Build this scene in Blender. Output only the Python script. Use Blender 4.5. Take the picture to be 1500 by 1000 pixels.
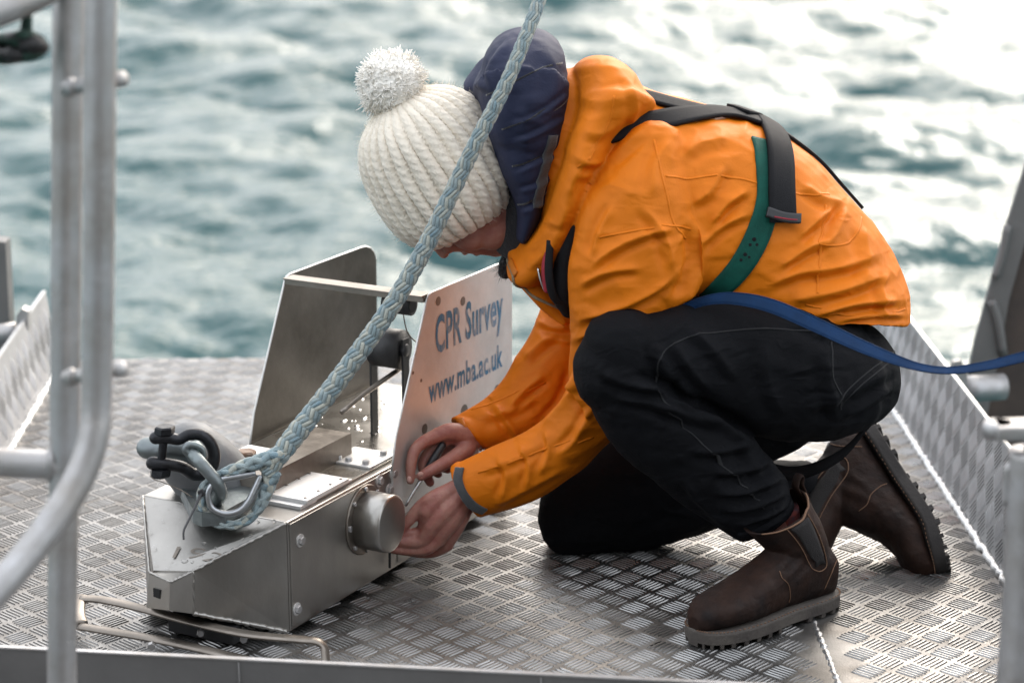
import bpy, bmesh, math, random
import numpy as np
from math import sin, cos, tan, atan, pi, radians, sqrt
from mathutils import Vector, Matrix
from mathutils.bvhtree import BVHTree
random.seed(7); RNG = np.random.default_rng(7)
SC = bpy.context.scene
for o in list(bpy.data.objects): bpy.data.objects.remove(o)
COL = SC.collection

# ------------------------------------------------------------------ camera, sky, sun, exposure
FPX = 3363.0                                   # focal length in photo pixels (photo 1500 x 1000)
TH = atan(912 / FPX); CT, ST = cos(TH), sin(TH)
HC = 1.40 * CT                                 # camera height over the deck
cam = bpy.data.cameras.new('camera'); camo = bpy.data.objects.new('camera', cam); COL.objects.link(camo)
camo.location = (0, 0, HC); camo.rotation_euler = (pi / 2 - TH, 0, 0)
cam.sensor_width = 22.3; cam.lens = FPX / 1500 * 22.3; cam.clip_start = .05; cam.clip_end = 8000
cam.dof.use_dof = True; cam.dof.focus_distance = 3.56; cam.dof.aperture_fstop = 2.1
SC.camera = camo
SUN_AZ, SUN_EL = radians(23), radians(33)      # behind the person, to the right
w = bpy.data.worlds.new('World'); SC.world = w; w.use_nodes = True
nt = w.node_tree; nt.nodes.clear()
sky = nt.nodes.new('ShaderNodeTexSky'); sky.sky_type = 'NISHITA'; sky.sun_disc = False
sky.sun_elevation = SUN_EL; sky.sun_rotation = SUN_AZ; sky.dust_density = 9.0; sky.air_density = 1.0; sky.ozone_density = 1.0
hs = nt.nodes.new('ShaderNodeHueSaturation'); hs.inputs['Saturation'].default_value = .8; hs.inputs['Value'].default_value = .56
# thin bright overcast: broken cloud over the clear sky, the same all round
tcw = nt.nodes.new('ShaderNodeTexCoord'); nzw = nt.nodes.new('ShaderNodeTexNoise'); nzw.inputs['Scale'].default_value = 2.2; nzw.inputs['Detail'].default_value = 6; nzw.inputs['Roughness'].default_value = .6
mrw = nt.nodes.new('ShaderNodeMapRange'); mrw.inputs['From Min'].default_value = .35; mrw.inputs['From Max'].default_value = .65; mrw.inputs['To Min'].default_value = .6; mrw.inputs['To Max'].default_value = 1.0
mxw = nt.nodes.new('ShaderNodeMix'); mxw.data_type = 'RGBA'; mxw.blend_type = 'ADD'; mxw.clamp_factor = True; mxw.inputs['B'].default_value = (8.4, 8.7, 9.1, 1)
bg = nt.nodes.new('ShaderNodeBackground'); bg.inputs['Strength'].default_value = .15
wo = nt.nodes.new('ShaderNodeOutputWorld')
nt.links.new(tcw.outputs['Generated'], nzw.inputs['Vector']); nt.links.new(nzw.outputs['Fac'], mrw.inputs['Value']); nt.links.new(mrw.outputs[0], mxw.inputs['Factor'])
nt.links.new(sky.outputs[0], hs.inputs['Color']); nt.links.new(hs.outputs[0], mxw.inputs['A']); nt.links.new(mxw.outputs['Result'], bg.inputs[0]); nt.links.new(bg.outputs[0], wo.inputs[0])
sd = Vector((sin(SUN_AZ) * cos(SUN_EL), cos(SUN_AZ) * cos(SUN_EL), sin(SUN_EL)))
sl = bpy.data.lights.new('sun', 'SUN'); sl.energy = .9; sl.angle = radians(22); sl.color = (1, .965, .92)
so = bpy.data.objects.new('sun', sl); COL.objects.link(so); so.rotation_euler = sd.to_track_quat('Z', 'Y').to_euler(); so.location = (3, 8, 8)
vs = SC.view_settings; vs.view_transform = 'Standard'; vs.look = 'None'; vs.gamma = 1; vs.use_curve_mapping = False; vs.exposure = 0.57
SC.render.engine = 'CYCLES'; SC.cycles.use_denoising = True; SC.cycles.max_bounces = 8; SC.cycles.caustics_reflective = False; SC.cycles.caustics_refractive = False

# ------------------------------------------------------------------ measuring helpers
def ray(x, y):
    a = (x - 750) / FPX; b = (500 - y) / FPX
    return np.array([a, CT + b * ST, -ST + b * CT])
def P(x, y, Y):
    d = ray(x, y); return d * (Y / d[1]) + np.array([0, 0, HC])
def G(x, y, z=0.0):
    d = ray(x, y); return d * ((z - HC) / d[2]) + np.array([0, 0, HC])
def proj(v):
    v = np.asarray(v, float).reshape(-1, 3); q = v - [0, 0, HC]
    zc = q[:, 1] * CT - q[:, 2] * ST; up = q[:, 1] * ST + q[:, 2] * CT
    return np.stack([750 + FPX * q[:, 0] / zc, 500 - FPX * up / zc], 1), zc
def mpp(p): return (p[1] * CT - (p[2] - HC) * ST) / FPX      # metres per photo pixel at a point

# ------------------------------------------------------------------ object helpers
def tag(o, label=None, cat=None, group=None, kind=None):
    if label: o['label'] = label
    if cat: o['category'] = cat
    if group: o['group'] = group
    if kind: o['kind'] = kind
    return o
def thing(name, loc, label, cat, group=None):
    o = bpy.data.objects.new(name, None); COL.objects.link(o); o.location = tuple(loc); o.empty_display_size = .05
    return tag(o, label, cat, group)
def base(parent):
    p = np.zeros(3)
    while parent is not None: p += np.array(parent.location); parent = parent.parent
    return p
def obj(name, geo, mat, parent=None, smooth=True, kind=None):
    v, f = geo; v = np.asarray(v, float) - base(parent)
    me = bpy.data.meshes.new(name)
    if isinstance(f, np.ndarray) and f.ndim == 2:
        n, k = f.shape
        me.vertices.add(len(v)); me.vertices.foreach_set('co', v.astype(np.float32).ravel())
        me.loops.add(n * k); me.loops.foreach_set('vertex_index', f.astype(np.int32).ravel())
        me.polygons.add(n); me.polygons.foreach_set('loop_start', np.arange(0, n * k, k, dtype=np.int32))
        me.update(calc_edges=True)
    else:
        me.from_pydata(v.tolist(), [], [tuple(int(i) for i in q) for q in f])
    if smooth: me.polygons.foreach_set('use_smooth', np.ones(len(me.polygons), bool))
    else:
        me.polygons.foreach_set('use_smooth', np.zeros(len(me.polygons), bool))
    me.materials.append(mat); me.update()
    o = bpy.data.objects.new(name, me); COL.objects.link(o)
    if parent is not None: o.parent = parent
    if kind: o['kind'] = kind
    return o
def merge(*gs):
    V, F, n = [], [], 0
    for v, f in gs:
        V.append(np.asarray(v, float)); F += [tuple(int(i) + n for i in q) for q in f]; n += len(v)
    return np.concatenate(V), F
def spline(A, m):
    A = np.asarray(A, float); n = len(A); out = []
    if n == 2: return np.array([A[0] + (A[1] - A[0]) * t for t in np.linspace(0, 1, m + 1)])
    E = np.vstack([2 * A[0] - A[1], A, 2 * A[-1] - A[-2]])
    for i in range(n - 1):
        p0, p1, p2, p3 = E[i:i + 4]
        for t in np.arange(m) / m:
            out.append(.5 * (2 * p1 + (p2 - p0) * t + (2 * p0 - 5 * p1 + 4 * p2 - p3) * t ** 2 + (3 * p1 - p0 - 3 * p2 + p3) * t ** 3))
    out.append(A[-1]); return np.array(out)
def rings(R, capA=True, capB=True):
    """R: (m, n, 3) rings -> closed shell"""
    m, n, _ = R.shape; v = R.reshape(-1, 3); f = []
    for i in range(m - 1):
        for j in range(n):
            k = (j + 1) % n; f.append((i * n + j, i * n + k, (i + 1) * n + k, (i + 1) * n + j))
    V = [v]; c = len(v)
    if capA: V.append(R[0].mean(0)[None]); f += [(c, (j + 1) % n, j) for j in range(n)]; c += 1
    if capB: V.append(R[-1].mean(0)[None]); f += [(c, (m - 1) * n + j, (m - 1) * n + (j + 1) % n) for j in range(n)]
    return np.concatenate(V), f
def tube(pts, rad, n=10, m=6, flat=1.0, ref=(0, 0, 1), rounded=False, closed=False):
    """tube along a spline; flat scales the thickness along the second axis"""
    pts = np.asarray(pts, float); rad = np.broadcast_to(np.asarray(rad, float), (len(pts),))
    Q = spline(np.column_stack([pts, rad]), m) if m > 0 else np.column_stack([pts, rad])
    c, r = Q[:, :3], np.abs(Q[:, 3])
    T = np.gradient(c, axis=0); T /= np.linalg.norm(T, axis=1)[:, None] + 1e-12
    if rounded:
        pre = [(c[0] - T[0] * r[0] * sin(a), r[0] * cos(a)) for a in (1.45, 1.1, .75, .4)]
        post = [(c[-1] + T[-1] * r[-1] * sin(a), r[-1] * cos(a)) for a in (.4, .75, 1.1, 1.45)]
        c = np.vstack([[p[0] for p in pre], c, [p[0] for p in post]]); r = np.concatenate([[p[1] for p in pre], r, [p[1] for p in post]])
        T = np.vstack([[T[0]] * 4, T, [T[-1]] * 4])
    N = np.asarray(ref, float); R = []
    a = np.arange(n) / n * 2 * pi
    N = N - T[0] * (N @ T[0])
    if np.linalg.norm(N) < 1e-4: N = np.array([1., 0, 0]) - T[0] * T[0][0]
    for i in range(len(c)):
        N = N - T[i] * (N @ T[i]); N /= np.linalg.norm(N); B = np.cross(T[i], N)
        R.append(c[i] + r[i] * (np.cos(a)[:, None] * N * flat + np.sin(a)[:, None] * B))
    R = np.array(R)
    if closed:
        v, f = rings(R, False, False); m_, n_ = R.shape[:2]
        f += [((m_ - 1) * n_ + j, (m_ - 1) * n_ + (j + 1) % n_, (j + 1) % n_, j) for j in range(n_)]
        return v, f
    return rings(R)
def box(c, ax, ay, az, bev=0.0):
    """box with half-axis vectors; bev chamfers every edge"""
    c, ax, ay, az = (np.asarray(q, float) for q in (c, ax, ay, az))
    if bev <= 0:
        s = [(-1, -1, -1), (1, -1, -1), (1, 1, -1), (-1, 1, -1), (-1, -1, 1), (1, -1, 1), (1, 1, 1), (-1, 1, 1)]
        v = np.array([c + ax * i + ay * j + az * k for i, j, k in s])
        return v, [(0, 3, 2, 1), (4, 5, 6, 7), (0, 1, 5, 4), (1, 2, 6, 5), (2, 3, 7, 6), (3, 0, 4, 7)]
    bm = bmesh.new(); bmesh.ops.create_cube(bm, size=2)
    L = [np.linalg.norm(q) for q in (ax, ay, az)]
    for q in bm.verts: q.co = Vector([q.co[i] * L[i] for i in range(3)])
    bmesh.ops.bevel(bm, geom=bm.edges[:], offset=bev, segments=2, profile=.6, affect='EDGES')
    D = np.array([ax / L[0], ay / L[1], az / L[2]])
    v = np.array([c + np.array(q.co) @ D for q in bm.verts]); bm.verts.index_update()
    f = [tuple(q.index for q in p.verts) for p in bm.faces]; bm.free(); return v, f
def prism(poly, d, mid=None):
    """polygon (3-D points) extruded by vector d"""
    p = np.asarray(poly, float); n = len(p); v = np.vstack([p, p + np.asarray(d, float)])
    return v, [tuple(range(n))[::-1], tuple(range(n, 2 * n))] + [(i, (i + 1) % n, n + (i + 1) % n, n + i) for i in range(n)]
def ball(c, r, n=16, m=10):
    r = np.broadcast_to(np.asarray(r, float), (3,)); R = []
    for i in range(1, m):
        t = pi * i / m; R.append([np.asarray(c) + r * [sin(t) * cos(a), sin(t) * sin(a), cos(t)] for a in np.arange(n) / n * 2 * pi])
    v, f = rings(np.array(R)); v[-2] = np.asarray(c) + [0, 0, r[2]]; v[-1] = np.asarray(c) - [0, 0, r[2]]; return v, f
def disc_bolt(c, axis, r, h, sides=6):
    axis = np.asarray(axis, float) / np.linalg.norm(axis)
    e = np.cross(axis, [0, 0, 1.]) if abs(axis[2]) < .9 else np.array([1., 0, 0]); e /= np.linalg.norm(e); g = np.cross(axis, e)
    a = np.arange(sides) / sides * 2 * pi + .3
    def ring(k, q): return [np.asarray(c) + axis * k + q * (cos(t) * e + sin(t) * g) for t in a]
    return rings(np.array([ring(0, r), ring(h * .8, r), ring(h, r * .85)]))
def sect(S, m=6, n=36, capA=1, capB=1, sq=2.0):
    """loft through sections (ax, ay, bx, by, Y, rd): a and b are the two outline points of the limb at depth Y, rd its half depth.
    cap 1 = rounded end, 0 = flat end"""
    rows = []
    for ax, ay, bx, by, Y, rd in S:
        a = P(ax, ay, Y); b = P(bx, by, Y); rows.append(np.concatenate([(a + b) / 2, (a - b) / 2, [rd]]))
    Q = spline(np.array(rows), m); c, s, d = Q[:, :3], Q[:, 3:6], np.abs(Q[:, 6])
    T = np.gradient(c, axis=0); T /= np.linalg.norm(T, axis=1)[:, None]
    def cap(i, sg):
        L = min(np.linalg.norm(s[i]), d[i]) * .9
        return [(c[i] + sg * T[i] * L * sin(a), s[i] * cos(a), d[i] * cos(a), T[i]) for a in (.35, .7, 1.0, 1.25, 1.45)]
    seq = [(c[i], s[i], d[i], T[i]) for i in range(len(c))]
    if capA: seq = cap(0, -1)[::-1] + seq
    if capB: seq = seq + cap(len(c) - 1, 1)
    a = np.arange(n) / n * 2 * pi; ca = np.sign(np.cos(a)) * np.abs(np.cos(a)) ** (2 / sq); sa = np.sign(np.sin(a)) * np.abs(np.sin(a)) ** (2 / sq); R = []
    for ci, si, di, ti in seq:
        D = np.cross(ti, si); nd = np.linalg.norm(D)
        D = np.array([0, 1., 0]) if nd < 1e-9 else D / nd
        if D[1] < 0: D = -D
        k = np.clip((D[1] - .35) / .45, 0, 1); k = k * k * (3 - 2 * k); D = D * k + np.array([0, 1., 0]) * (1 - k); D /= np.linalg.norm(D)
        R.append(ci + ca[:, None] * si + sa[:, None] * D * di)
    return rings(np.array(R))
def remesh(gs, voxel, smooth=4, fac=.5):
    v, f = merge(*gs); me = bpy.data.meshes.new('tmp'); me.from_pydata(v.tolist(), [], f); me.update()
    o = bpy.data.objects.new('tmp', me); COL.objects.link(o)
    md = o.modifiers.new('r', 'REMESH'); md.mode = 'VOXEL'; md.voxel_size = voxel
    if smooth: sm = o.modifiers.new('s', 'SMOOTH'); sm.factor = fac; sm.iterations = smooth
    dg = bpy.context.evaluated_depsgraph_get(); e = bpy.data.meshes.new_from_object(o.evaluated_get(dg))
    n = len(e.vertices); co = np.empty(n * 3, np.float32); e.vertices.foreach_get('co', co)
    k = len(e.polygons); lt = np.empty(k, np.int32); e.polygons.foreach_get('loop_total', lt)
    li = np.empty(len(e.loops), np.int32); e.loops.foreach_get('vertex_index', li)
    bpy.data.objects.remove(o); bpy.data.meshes.remove(me); bpy.data.meshes.remove(e)
    if (lt == 4).all(): F = li.reshape(-1, 4)
    else:
        F, s = [], 0
        for q in lt: F.append(tuple(li[s:s + q])); s += q
    return co.reshape(-1, 3).astype(float), F
def normals(v, f):
    f = np.asarray(f); n = np.zeros_like(v)
    fn = np.cross(v[f[:, 2]] - v[f[:, 0]], v[f[:, 3]] - v[f[:, 1]])
    for k in range(4): np.add.at(n, f[:, k], fn)
    return n / (np.linalg.norm(n, axis=1)[:, None] + 1e-12)
_T = RNG.random((64, 64, 64)).astype(np.float32)
def noise3(p):
    p = np.asarray(p, float); i = np.floor(p).astype(int); t = p - i; t = t * t * (3 - 2 * t); i0 = i & 63; i1 = (i + 1) & 63
    out = 0
    for a in (0, 1):
        for b in (0, 1):
            for c in (0, 1):
                wgt = (t[:, 0] if a else 1 - t[:, 0]) * (t[:, 1] if b else 1 - t[:, 1]) * (t[:, 2] if c else 1 - t[:, 2])
                out = out + wgt * _T[(i1 if a else i0)[:, 0], (i1 if b else i0)[:, 1], (i1 if c else i0)[:, 2]]
    return out - .5
def seg_dist(q, line):
    """distance to a polyline, signed side, and running length 0..1"""
    line = np.asarray(line, float); L = np.linalg.norm(np.diff(line, axis=0), axis=1); tot = L.sum(); acc = 0
    best = np.full(len(q), 1e9); sg = np.zeros(len(q)); run = np.zeros(len(q))
    for i in range(len(line) - 1):
        a, d = line[i], line[i + 1] - line[i]; t = np.clip(((q - a) @ d) / (d @ d), 0, 1); e = q - a - t[:, None] * d
        ds = np.linalg.norm(e, axis=1); k = ds < best
        best[k] = ds[k]; sg[k] = np.sign(d[0] * e[k, 1] - d[1] * e[k, 0]); run[k] = (acc + t[k] * L[i]) / tot; acc += L[i]
    return best, sg, run
def creases(v, f, folds, extra=None):
    """push cloth folds (polyline in photo pixels, width px, height m) into the camera-side skin of a garment: a ridge with a valley beside it"""
    n = normals(v, f); q, zc = proj(v); view = np.array([0, 0, HC]) - v; view /= np.linalg.norm(view, axis=1)[:, None]
    face = np.clip((n * view).sum(1) * 4 + .2, 0, 1)
    off = np.zeros(len(v))
    for line, wd, h in folds:
        line = np.asarray(line, float); lo = line.min(0) - wd * 4; hi = line.max(0) + wd * 4
        k = np.where(((q > lo) & (q < hi)).all(1) & (face > 0))[0]
        if not len(k): continue
        ls = spline(line, 5) if len(line) > 2 else line
        d, s, r = seg_dist(q[k], ls); d = d * s; tp = np.clip(np.minimum(r, 1 - r) * 5, 0, 1); tp = tp * tp * (3 - 2 * tp) * .85 + .15
        off[k] += h * tp * face[k] * (np.exp(-(np.abs(d) / wd) ** 1.25) - .75 * np.exp(-((d - 1.5 * wd) / (wd * .9)) ** 2))
    if extra is not None: off += extra(v, n)
    return v + n * off[:, None]
def bvh_of(o):
    me = o.data; b = base(o.parent) if o.parent else np.zeros(3)
    vs_ = [Vector(np.array(q.co) + b) for q in me.vertices]; return BVHTree.FromPolygons(vs_, [tuple(p.vertices) for p in me.polygons])
def on_surface(bvh, e):
    if len(e) == 2:
        d = Vector(ray(*e)).normalized(); h, n, _, _ = bvh.ray_cast(Vector((0, 0, HC)), d)
        if h is not None: return np.array(h)
        pts = [bvh.find_nearest(Vector((0, 0, HC)) + d * t) for t in np.linspace(3.2, 4.2, 60)]
        return np.array(min(pts, key=lambda k: k[3])[0])
    p = P(*e); return np.array(bvh.find_nearest(Vector(p))[0])
def strap(bvh, pts, width, thick=.0025, off=.002, across=6, m=10, snap=True, stiff=0.0):
    """flat webbing laid on a surface; stiff bridges the small folds under it"""
    c = np.array([on_surface(bvh, e) if snap else P(*e) for e in pts]); wd = np.broadcast_to(np.asarray(width, float), (len(pts),))
    Q = spline(np.column_stack([c, wd]), m); c, wd = Q[:, :3], Q[:, 3]
    T = np.gradient(c, axis=0); T /= np.linalg.norm(T, axis=1)[:, None] + 1e-12
    N0 = np.array([np.array(bvh.find_nearest(Vector(q))[1]) for q in c])
    for _ in range(3 + int(stiff * 40)): N0[1:-1] = (N0[:-2] + N0[1:-1] * 2 + N0[2:]) / 4
    N0 /= np.linalg.norm(N0, axis=1)[:, None]; ks = np.linspace(-.5, .5, across); top = np.zeros((len(c), across, 3)); bot = top.copy()
    for i in range(len(c)):
        s = np.cross(N0[i], T[i]); s /= np.linalg.norm(s) + 1e-12
        for j, k in enumerate(ks):
            p = c[i] + s * wd[i] * k; h, n, _, _ = bvh.find_nearest(Vector(p)); n = np.array(n) * (.5 - .5 * stiff) + N0[i] * (.5 + .5 * stiff); n /= np.linalg.norm(n); h = np.array(h)
            if stiff: h = p + N0[i] * np.clip((h - p) @ N0[i], -.012, .05) * (1 - .3 * stiff)
            top[i, j] = h + n * (off + thick); bot[i, j] = h + n * (off - .003)
    for _ in range(int(stiff * 12)):
        for G_ in (top, bot): G_[1:-1] = (G_[:-2] + 2 * G_[1:-1] + G_[2:]) / 4; G_[:, 1:-1] = (G_[:, :-2] + 2 * G_[:, 1:-1] + G_[:, 2:]) / 4
    return slab(top, bot)
def slab(top, bot):
    m, n, _ = top.shape; v = np.vstack([top.reshape(-1, 3), bot.reshape(-1, 3)]); o = m * n; f = []
    for i in range(m - 1):
        for j in range(n - 1):
            a, b, c, d = i * n + j, i * n + j + 1, (i + 1) * n + j + 1, (i + 1) * n + j
            f += [(a, b, c, d), (o + d, o + c, o + b, o + a)]
    ring = [j for j in range(n)] + [i * n + n - 1 for i in range(1, m)] + [(m - 1) * n + j for j in range(n - 2, -1, -1)] + [i * n for i in range(m - 2, 0, -1)]
    f += [(ring[k], o + ring[k], o + ring[(k + 1) % len(ring)], ring[(k + 1) % len(ring)]) for k in range(len(ring))]
    return v, f

# ------------------------------------------------------------------ materials
def mat(name, col, rough=.5, metal=0.0, bump=0.0, bscale=200.0, var=0.0, vscale=8.0, col2=None, rvar=0.0, stretch=None, sheen=0.0, sss=0.0, ior=None, trans=0.0, weave=0.0, spec=None, crumple=None):
    m = bpy.data.materials.new(name); m.use_nodes = True; t = m.node_tree; b = t.nodes['Principled BSDF']; L = t.links.new
    b.inputs['Base Color'].default_value = (*col, 1); b.inputs['Roughness'].default_value = rough; b.inputs['Metallic'].default_value = metal
    if sheen: b.inputs['Sheen Weight'].default_value = sheen; b.inputs['Sheen Roughness'].default_value = .5
    if sss: b.inputs['Subsurface Weight'].default_value = sss; b.inputs['Subsurface Radius'].default_value = (.012, .005, .003); b.inputs['Subsurface Scale'].default_value = .6
    if ior: b.inputs['IOR'].default_value = ior
    if spec is not None: b.inputs['Specular IOR Level'].default_value = spec
    if trans: b.inputs['Transmission Weight'].default_value = trans
    tc = t.nodes.new('ShaderNodeTexCoord'); mp = t.nodes.new('ShaderNodeMapping'); L(tc.outputs['Object'], mp.inputs[0])
    if stretch: mp.inputs['Scale'].default_value = stretch
    if var or rvar or col2:
        n1 = t.nodes.new('ShaderNodeTexNoise'); n1.inputs['Scale'].default_value = vscale; n1.inputs['Detail'].default_value = 6; n1.inputs['Roughness'].default_value = .62; L(mp.outputs[0], n1.inputs['Vector'])
        rp = t.nodes.new('ShaderNodeMapRange'); rp.inputs['From Min'].default_value = .32; rp.inputs['From Max'].default_value = .68; L(n1.outputs['Fac'], rp.inputs['Value'])
        if var or col2:
            mx = t.nodes.new('ShaderNodeMix'); mx.data_type = 'RGBA'; L(rp.outputs[0], mx.inputs['Factor'])
            c2 = col2 or tuple(c * (1 - var) for c in col)
            mx.inputs['A'].default_value = (*c2, 1); mx.inputs['B'].default_value = (*col, 1); L(mx.outputs['Result'], b.inputs['Base Color'])
        if rvar:
            rr = t.nodes.new('ShaderNodeMapRange'); rr.inputs['To Min'].default_value = max(.02, rough - rvar); rr.inputs['To Max'].default_value = rough + rvar
            n3 = t.nodes.new('ShaderNodeTexNoise'); n3.inputs['Scale'].default_value = vscale * 2.3; n3.inputs['Detail'].default_value = 5; L(mp.outputs[0], n3.inputs['Vector'])
            rr.inputs['From Min'].default_value = .3; rr.inputs['From Max'].default_value = .7; L(n3.outputs['Fac'], rr.inputs['Value']); L(rr.outputs[0], b.inputs['Roughness'])
    if bump:
        n2 = t.nodes.new('ShaderNodeTexNoise'); n2.inputs['Scale'].default_value = bscale; n2.inputs['Detail'].default_value = 4; L(mp.outputs[0], n2.inputs['Vector'])
        bp = t.nodes.new('ShaderNodeBump'); bp.inputs['Strength'].default_value = bump; bp.inputs['Distance'].default_value = .002; L(n2.outputs['Fac'], bp.inputs['Height']); L(bp.outputs[0], b.inputs['Normal'])
        if weave:
            wv = t.nodes.new('ShaderNodeTexWave'); wv.inputs['Scale'].default_value = weave; wv.bands_direction = 'DIAGONAL'; wv.inputs['Distortion'].default_value = 1.0; L(mp.outputs[0], wv.inputs['Vector'])
            b2 = t.nodes.new('ShaderNodeBump'); b2.inputs['Strength'].default_value = .25; b2.inputs['Distance'].default_value = .001; L(wv.outputs['Fac'], b2.inputs['Height']); L(bp.outputs[0], b2.inputs['Normal']); L(b2.outputs[0], b.inputs['Normal'])
    if crumple:                                        # crisp little creases of thin cloth
        prev = b.inputs['Normal'].links[0].from_socket if b.inputs['Normal'].links else None
        for k, (sc_, st_) in enumerate(((crumple[0], crumple[1]), (crumple[0] * 2.6, crumple[1] * .6))):
            nr = t.nodes.new('ShaderNodeTexNoise'); nr.noise_type = 'RIDGED_MULTIFRACTAL'; nr.inputs['Scale'].default_value = sc_; nr.inputs['Detail'].default_value = 2.5; nr.inputs['Distortion'].default_value = .9; nr.normalize = True
            mq = t.nodes.new('ShaderNodeMapping'); mq.inputs['Rotation'].default_value = (.3, .7 + k, .5); mq.inputs['Scale'].default_value = (1, .8, 1.7); L(tc.outputs['Object'], mq.inputs[0]); L(mq.outputs[0], nr.inputs['Vector'])
            bq = t.nodes.new('ShaderNodeBump'); bq.inputs['Strength'].default_value = st_; bq.inputs['Distance'].default_value = .012 / (1 + k * 1.5); L(nr.outputs['Fac'], bq.inputs['Height'])
            if prev: L(prev, bq.inputs['Normal'])
            prev = bq.outputs[0]
        L(prev, b.inputs['Normal'])
    return m
M = {}
M['deck'] = mat('deck_aluminium', (.30, .297, .293), .46, 1, .2, 300, col2=(.125, .114, .103), vscale=6, rvar=.12)
M['tread'] = mat('tread_aluminium', (.37, .367, .363), .35, 1, .15, 300, var=.4, vscale=10, rvar=.1)
M['plate'] = mat('side_plate_aluminium', (.41, .41, .415), .55, .6, .15, 300, var=.3, vscale=6, rvar=.1)
M['weld'] = mat('weld_bead', (.66, .66, .66), .42, 1, .6, 250, var=.2, vscale=40)
M['galv'] = mat('galvanised_tube', (.50, .50, .51), .5, .75, .25, 120, col2=(.36, .34, .32), vscale=16, rvar=.1)
M['paintgrey'] = mat('grey_paint', (.17, .165, .16), .5, 0, .2, 90, var=.25, vscale=7, rvar=.1)
M['tray'] = mat('wet_tray', (.40, .385, .36), .30, 1, .1, 160, col2=(.25, .235, .21), vscale=8, rvar=.1)
M['steel'] = mat('brushed_stainless', (.43, .415, .39), .36, 1, .10, 220, var=.30, vscale=5, rvar=.08, stretch=(1, 1, .5))
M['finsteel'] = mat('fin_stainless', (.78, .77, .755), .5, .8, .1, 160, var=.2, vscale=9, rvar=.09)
M['dullsteel'] = mat('dull_steel', (.27, .24, .21), .42, 1, .2, 120, var=.35, vscale=12, rvar=.1)
M['zinc'] = mat('galvanised_shackle', (.19, .21, .22), .45, .85, .35, 140, col2=(.20, .23, .23), vscale=30, rvar=.12)
M['blacksteel'] = mat('black_shackle', (.035, .037, .042), .38, .6, .4, 160, col2=(.012, .012, .014), vscale=40, rvar=.1)
M['rust'] = mat('rusty_bolt', (.16, .085, .05), .6, .4, .5, 200, col2=(.32, .25, .2), vscale=60)
M['brownplate'] = mat('weathered_brown_plate', (.085, .062, .05), .75, 0, .4, 60, col2=(.045, .036, .032), vscale=9)
M['black'] = mat('black_rubber', (.014, .014, .015), .5, 0, .2, 200)
M['hole'] = mat('dark_inside', (.008, .008, .008), .8)
M['webbing'] = mat('black_webbing', (.011, .011, .013), .75, 0, .5, 700, var=.3, vscale=30, spec=.2)
M['green'] = mat('green_webbing', (.004, .085, .062), .7, 0, .5, 700, var=.35, vscale=40, spec=.25)
M['blueweb'] = mat('blue_webbing', (.005, .034, .105), .75, 0, .5, 600, var=.3, vscale=40, spec=.25, weave=180)
M['orange'] = mat('orange_shell_fabric', (.73, .185, .003), .6, 0, .18, 420, var=.14, vscale=7, spec=.25, crumple=(10, .6))
M['orangeseam'] = mat('orange_seam_fabric', (.55, .15, .004), .6, 0, .3, 500, var=.1, vscale=20)
M['navy'] = mat('navy_lining', (.024, .029, .062), .7, 0, .25, 300, var=.2, vscale=12, spec=.2, crumple=(14, .35))
M['greytab'] = mat('grey_hook_tape', (.06, .063, .068), .85, 0, .6, 600, var=.2, vscale=60, sheen=.3)
M['red'] = mat('red_lining', (.30, .015, .03), .7, 0, .3, 300)
M['fleece'] = mat('black_fleece', (.012, .012, .015), .95, 0, .8, 260, sheen=.35)
M['denim'] = mat('black_denim', (.0058, .0062, .008), .78, 0, .35, 500, var=.3, vscale=10, weave=300, spec=.12, crumple=(16, .6))
M['thread'] = mat('denim_seam', (.006, .0065, .008), .85, 0, .4, 500)
M['leather'] = mat('brown_leather', (.036, .017, .011), .68, 0, .5, 180, col2=(.010, .006, .0055), vscale=18, rvar=.12, spec=.22)
M['elastic'] = mat('elastic_gore', (.013, .011, .011), .85, 0, .6, 500)
M['stitch'] = mat('boot_stitching', (.20, .11, .065), .8)
M['sole'] = mat('rubber_sole', (.13, .115, .10), .8, 0, .4, 180, col2=(.07, .06, .055), vscale=25)
M['soledark'] = mat('dark_rubber_sole', (.035, .030, .028), .75, 0, .4, 180, col2=(.02, .017, .016), vscale=25)
M['skin'] = mat('skin', (.43, .215, .165), .52, 0, .3, 260, col2=(.32, .105, .085), vscale=42, sss=.25)
M['wool'] = mat('cream_wool', (.88, .80, .68), .95, 0, .8, 330, var=.08, vscale=25, sheen=.3)
M['pom'] = mat('pompom_yarn', (.97, .93, .86), .95, 0, .5, 420, var=.04, vscale=40, sheen=.3)
M['zipper'] = mat('zip_teeth', (.30, .24, .16), .6, .3, .5, 500)
M['tip'] = mat('bare_steel_pin', (.5, .5, .5), .25, 1)
M['plastic'] = mat('black_plastic', (.02, .02, .022), .4)
M['greencord'] = mat('dark_green_line', (.012, .05, .034), .7, 0, .5, 200, var=.5, vscale=30)
M['ropeA'] = mat('rope_pale_blue', (.33, .385, .38), .9, 0, 1, 420, col2=(.20, .265, .285), vscale=60, sheen=.3)
M['ropeB'] = mat('rope_cream', (.47, .47, .40), .85, 0, .9, 420, col2=(.34, .37, .34), vscale=60, sheen=.3)
M['ropeC'] = mat('rope_blue', (.17, .265, .32), .9, 0, 1, 420, col2=(.26, .32, .32), vscale=60, sheen=.3)
M['thimble'] = mat('thimble_steel', (.44, .46, .48), .36, 1, .2, 150, var=.25, vscale=30, rvar=.08)
M['drop'] = mat('water_drop', (1, 1, 1), .18, 0, ior=1.33, trans=1)
M['swivel'] = mat('dull_grey_swivel', (.17, .175, .18), .55, .2, .3, 120, var=.3, vscale=20)
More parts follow.
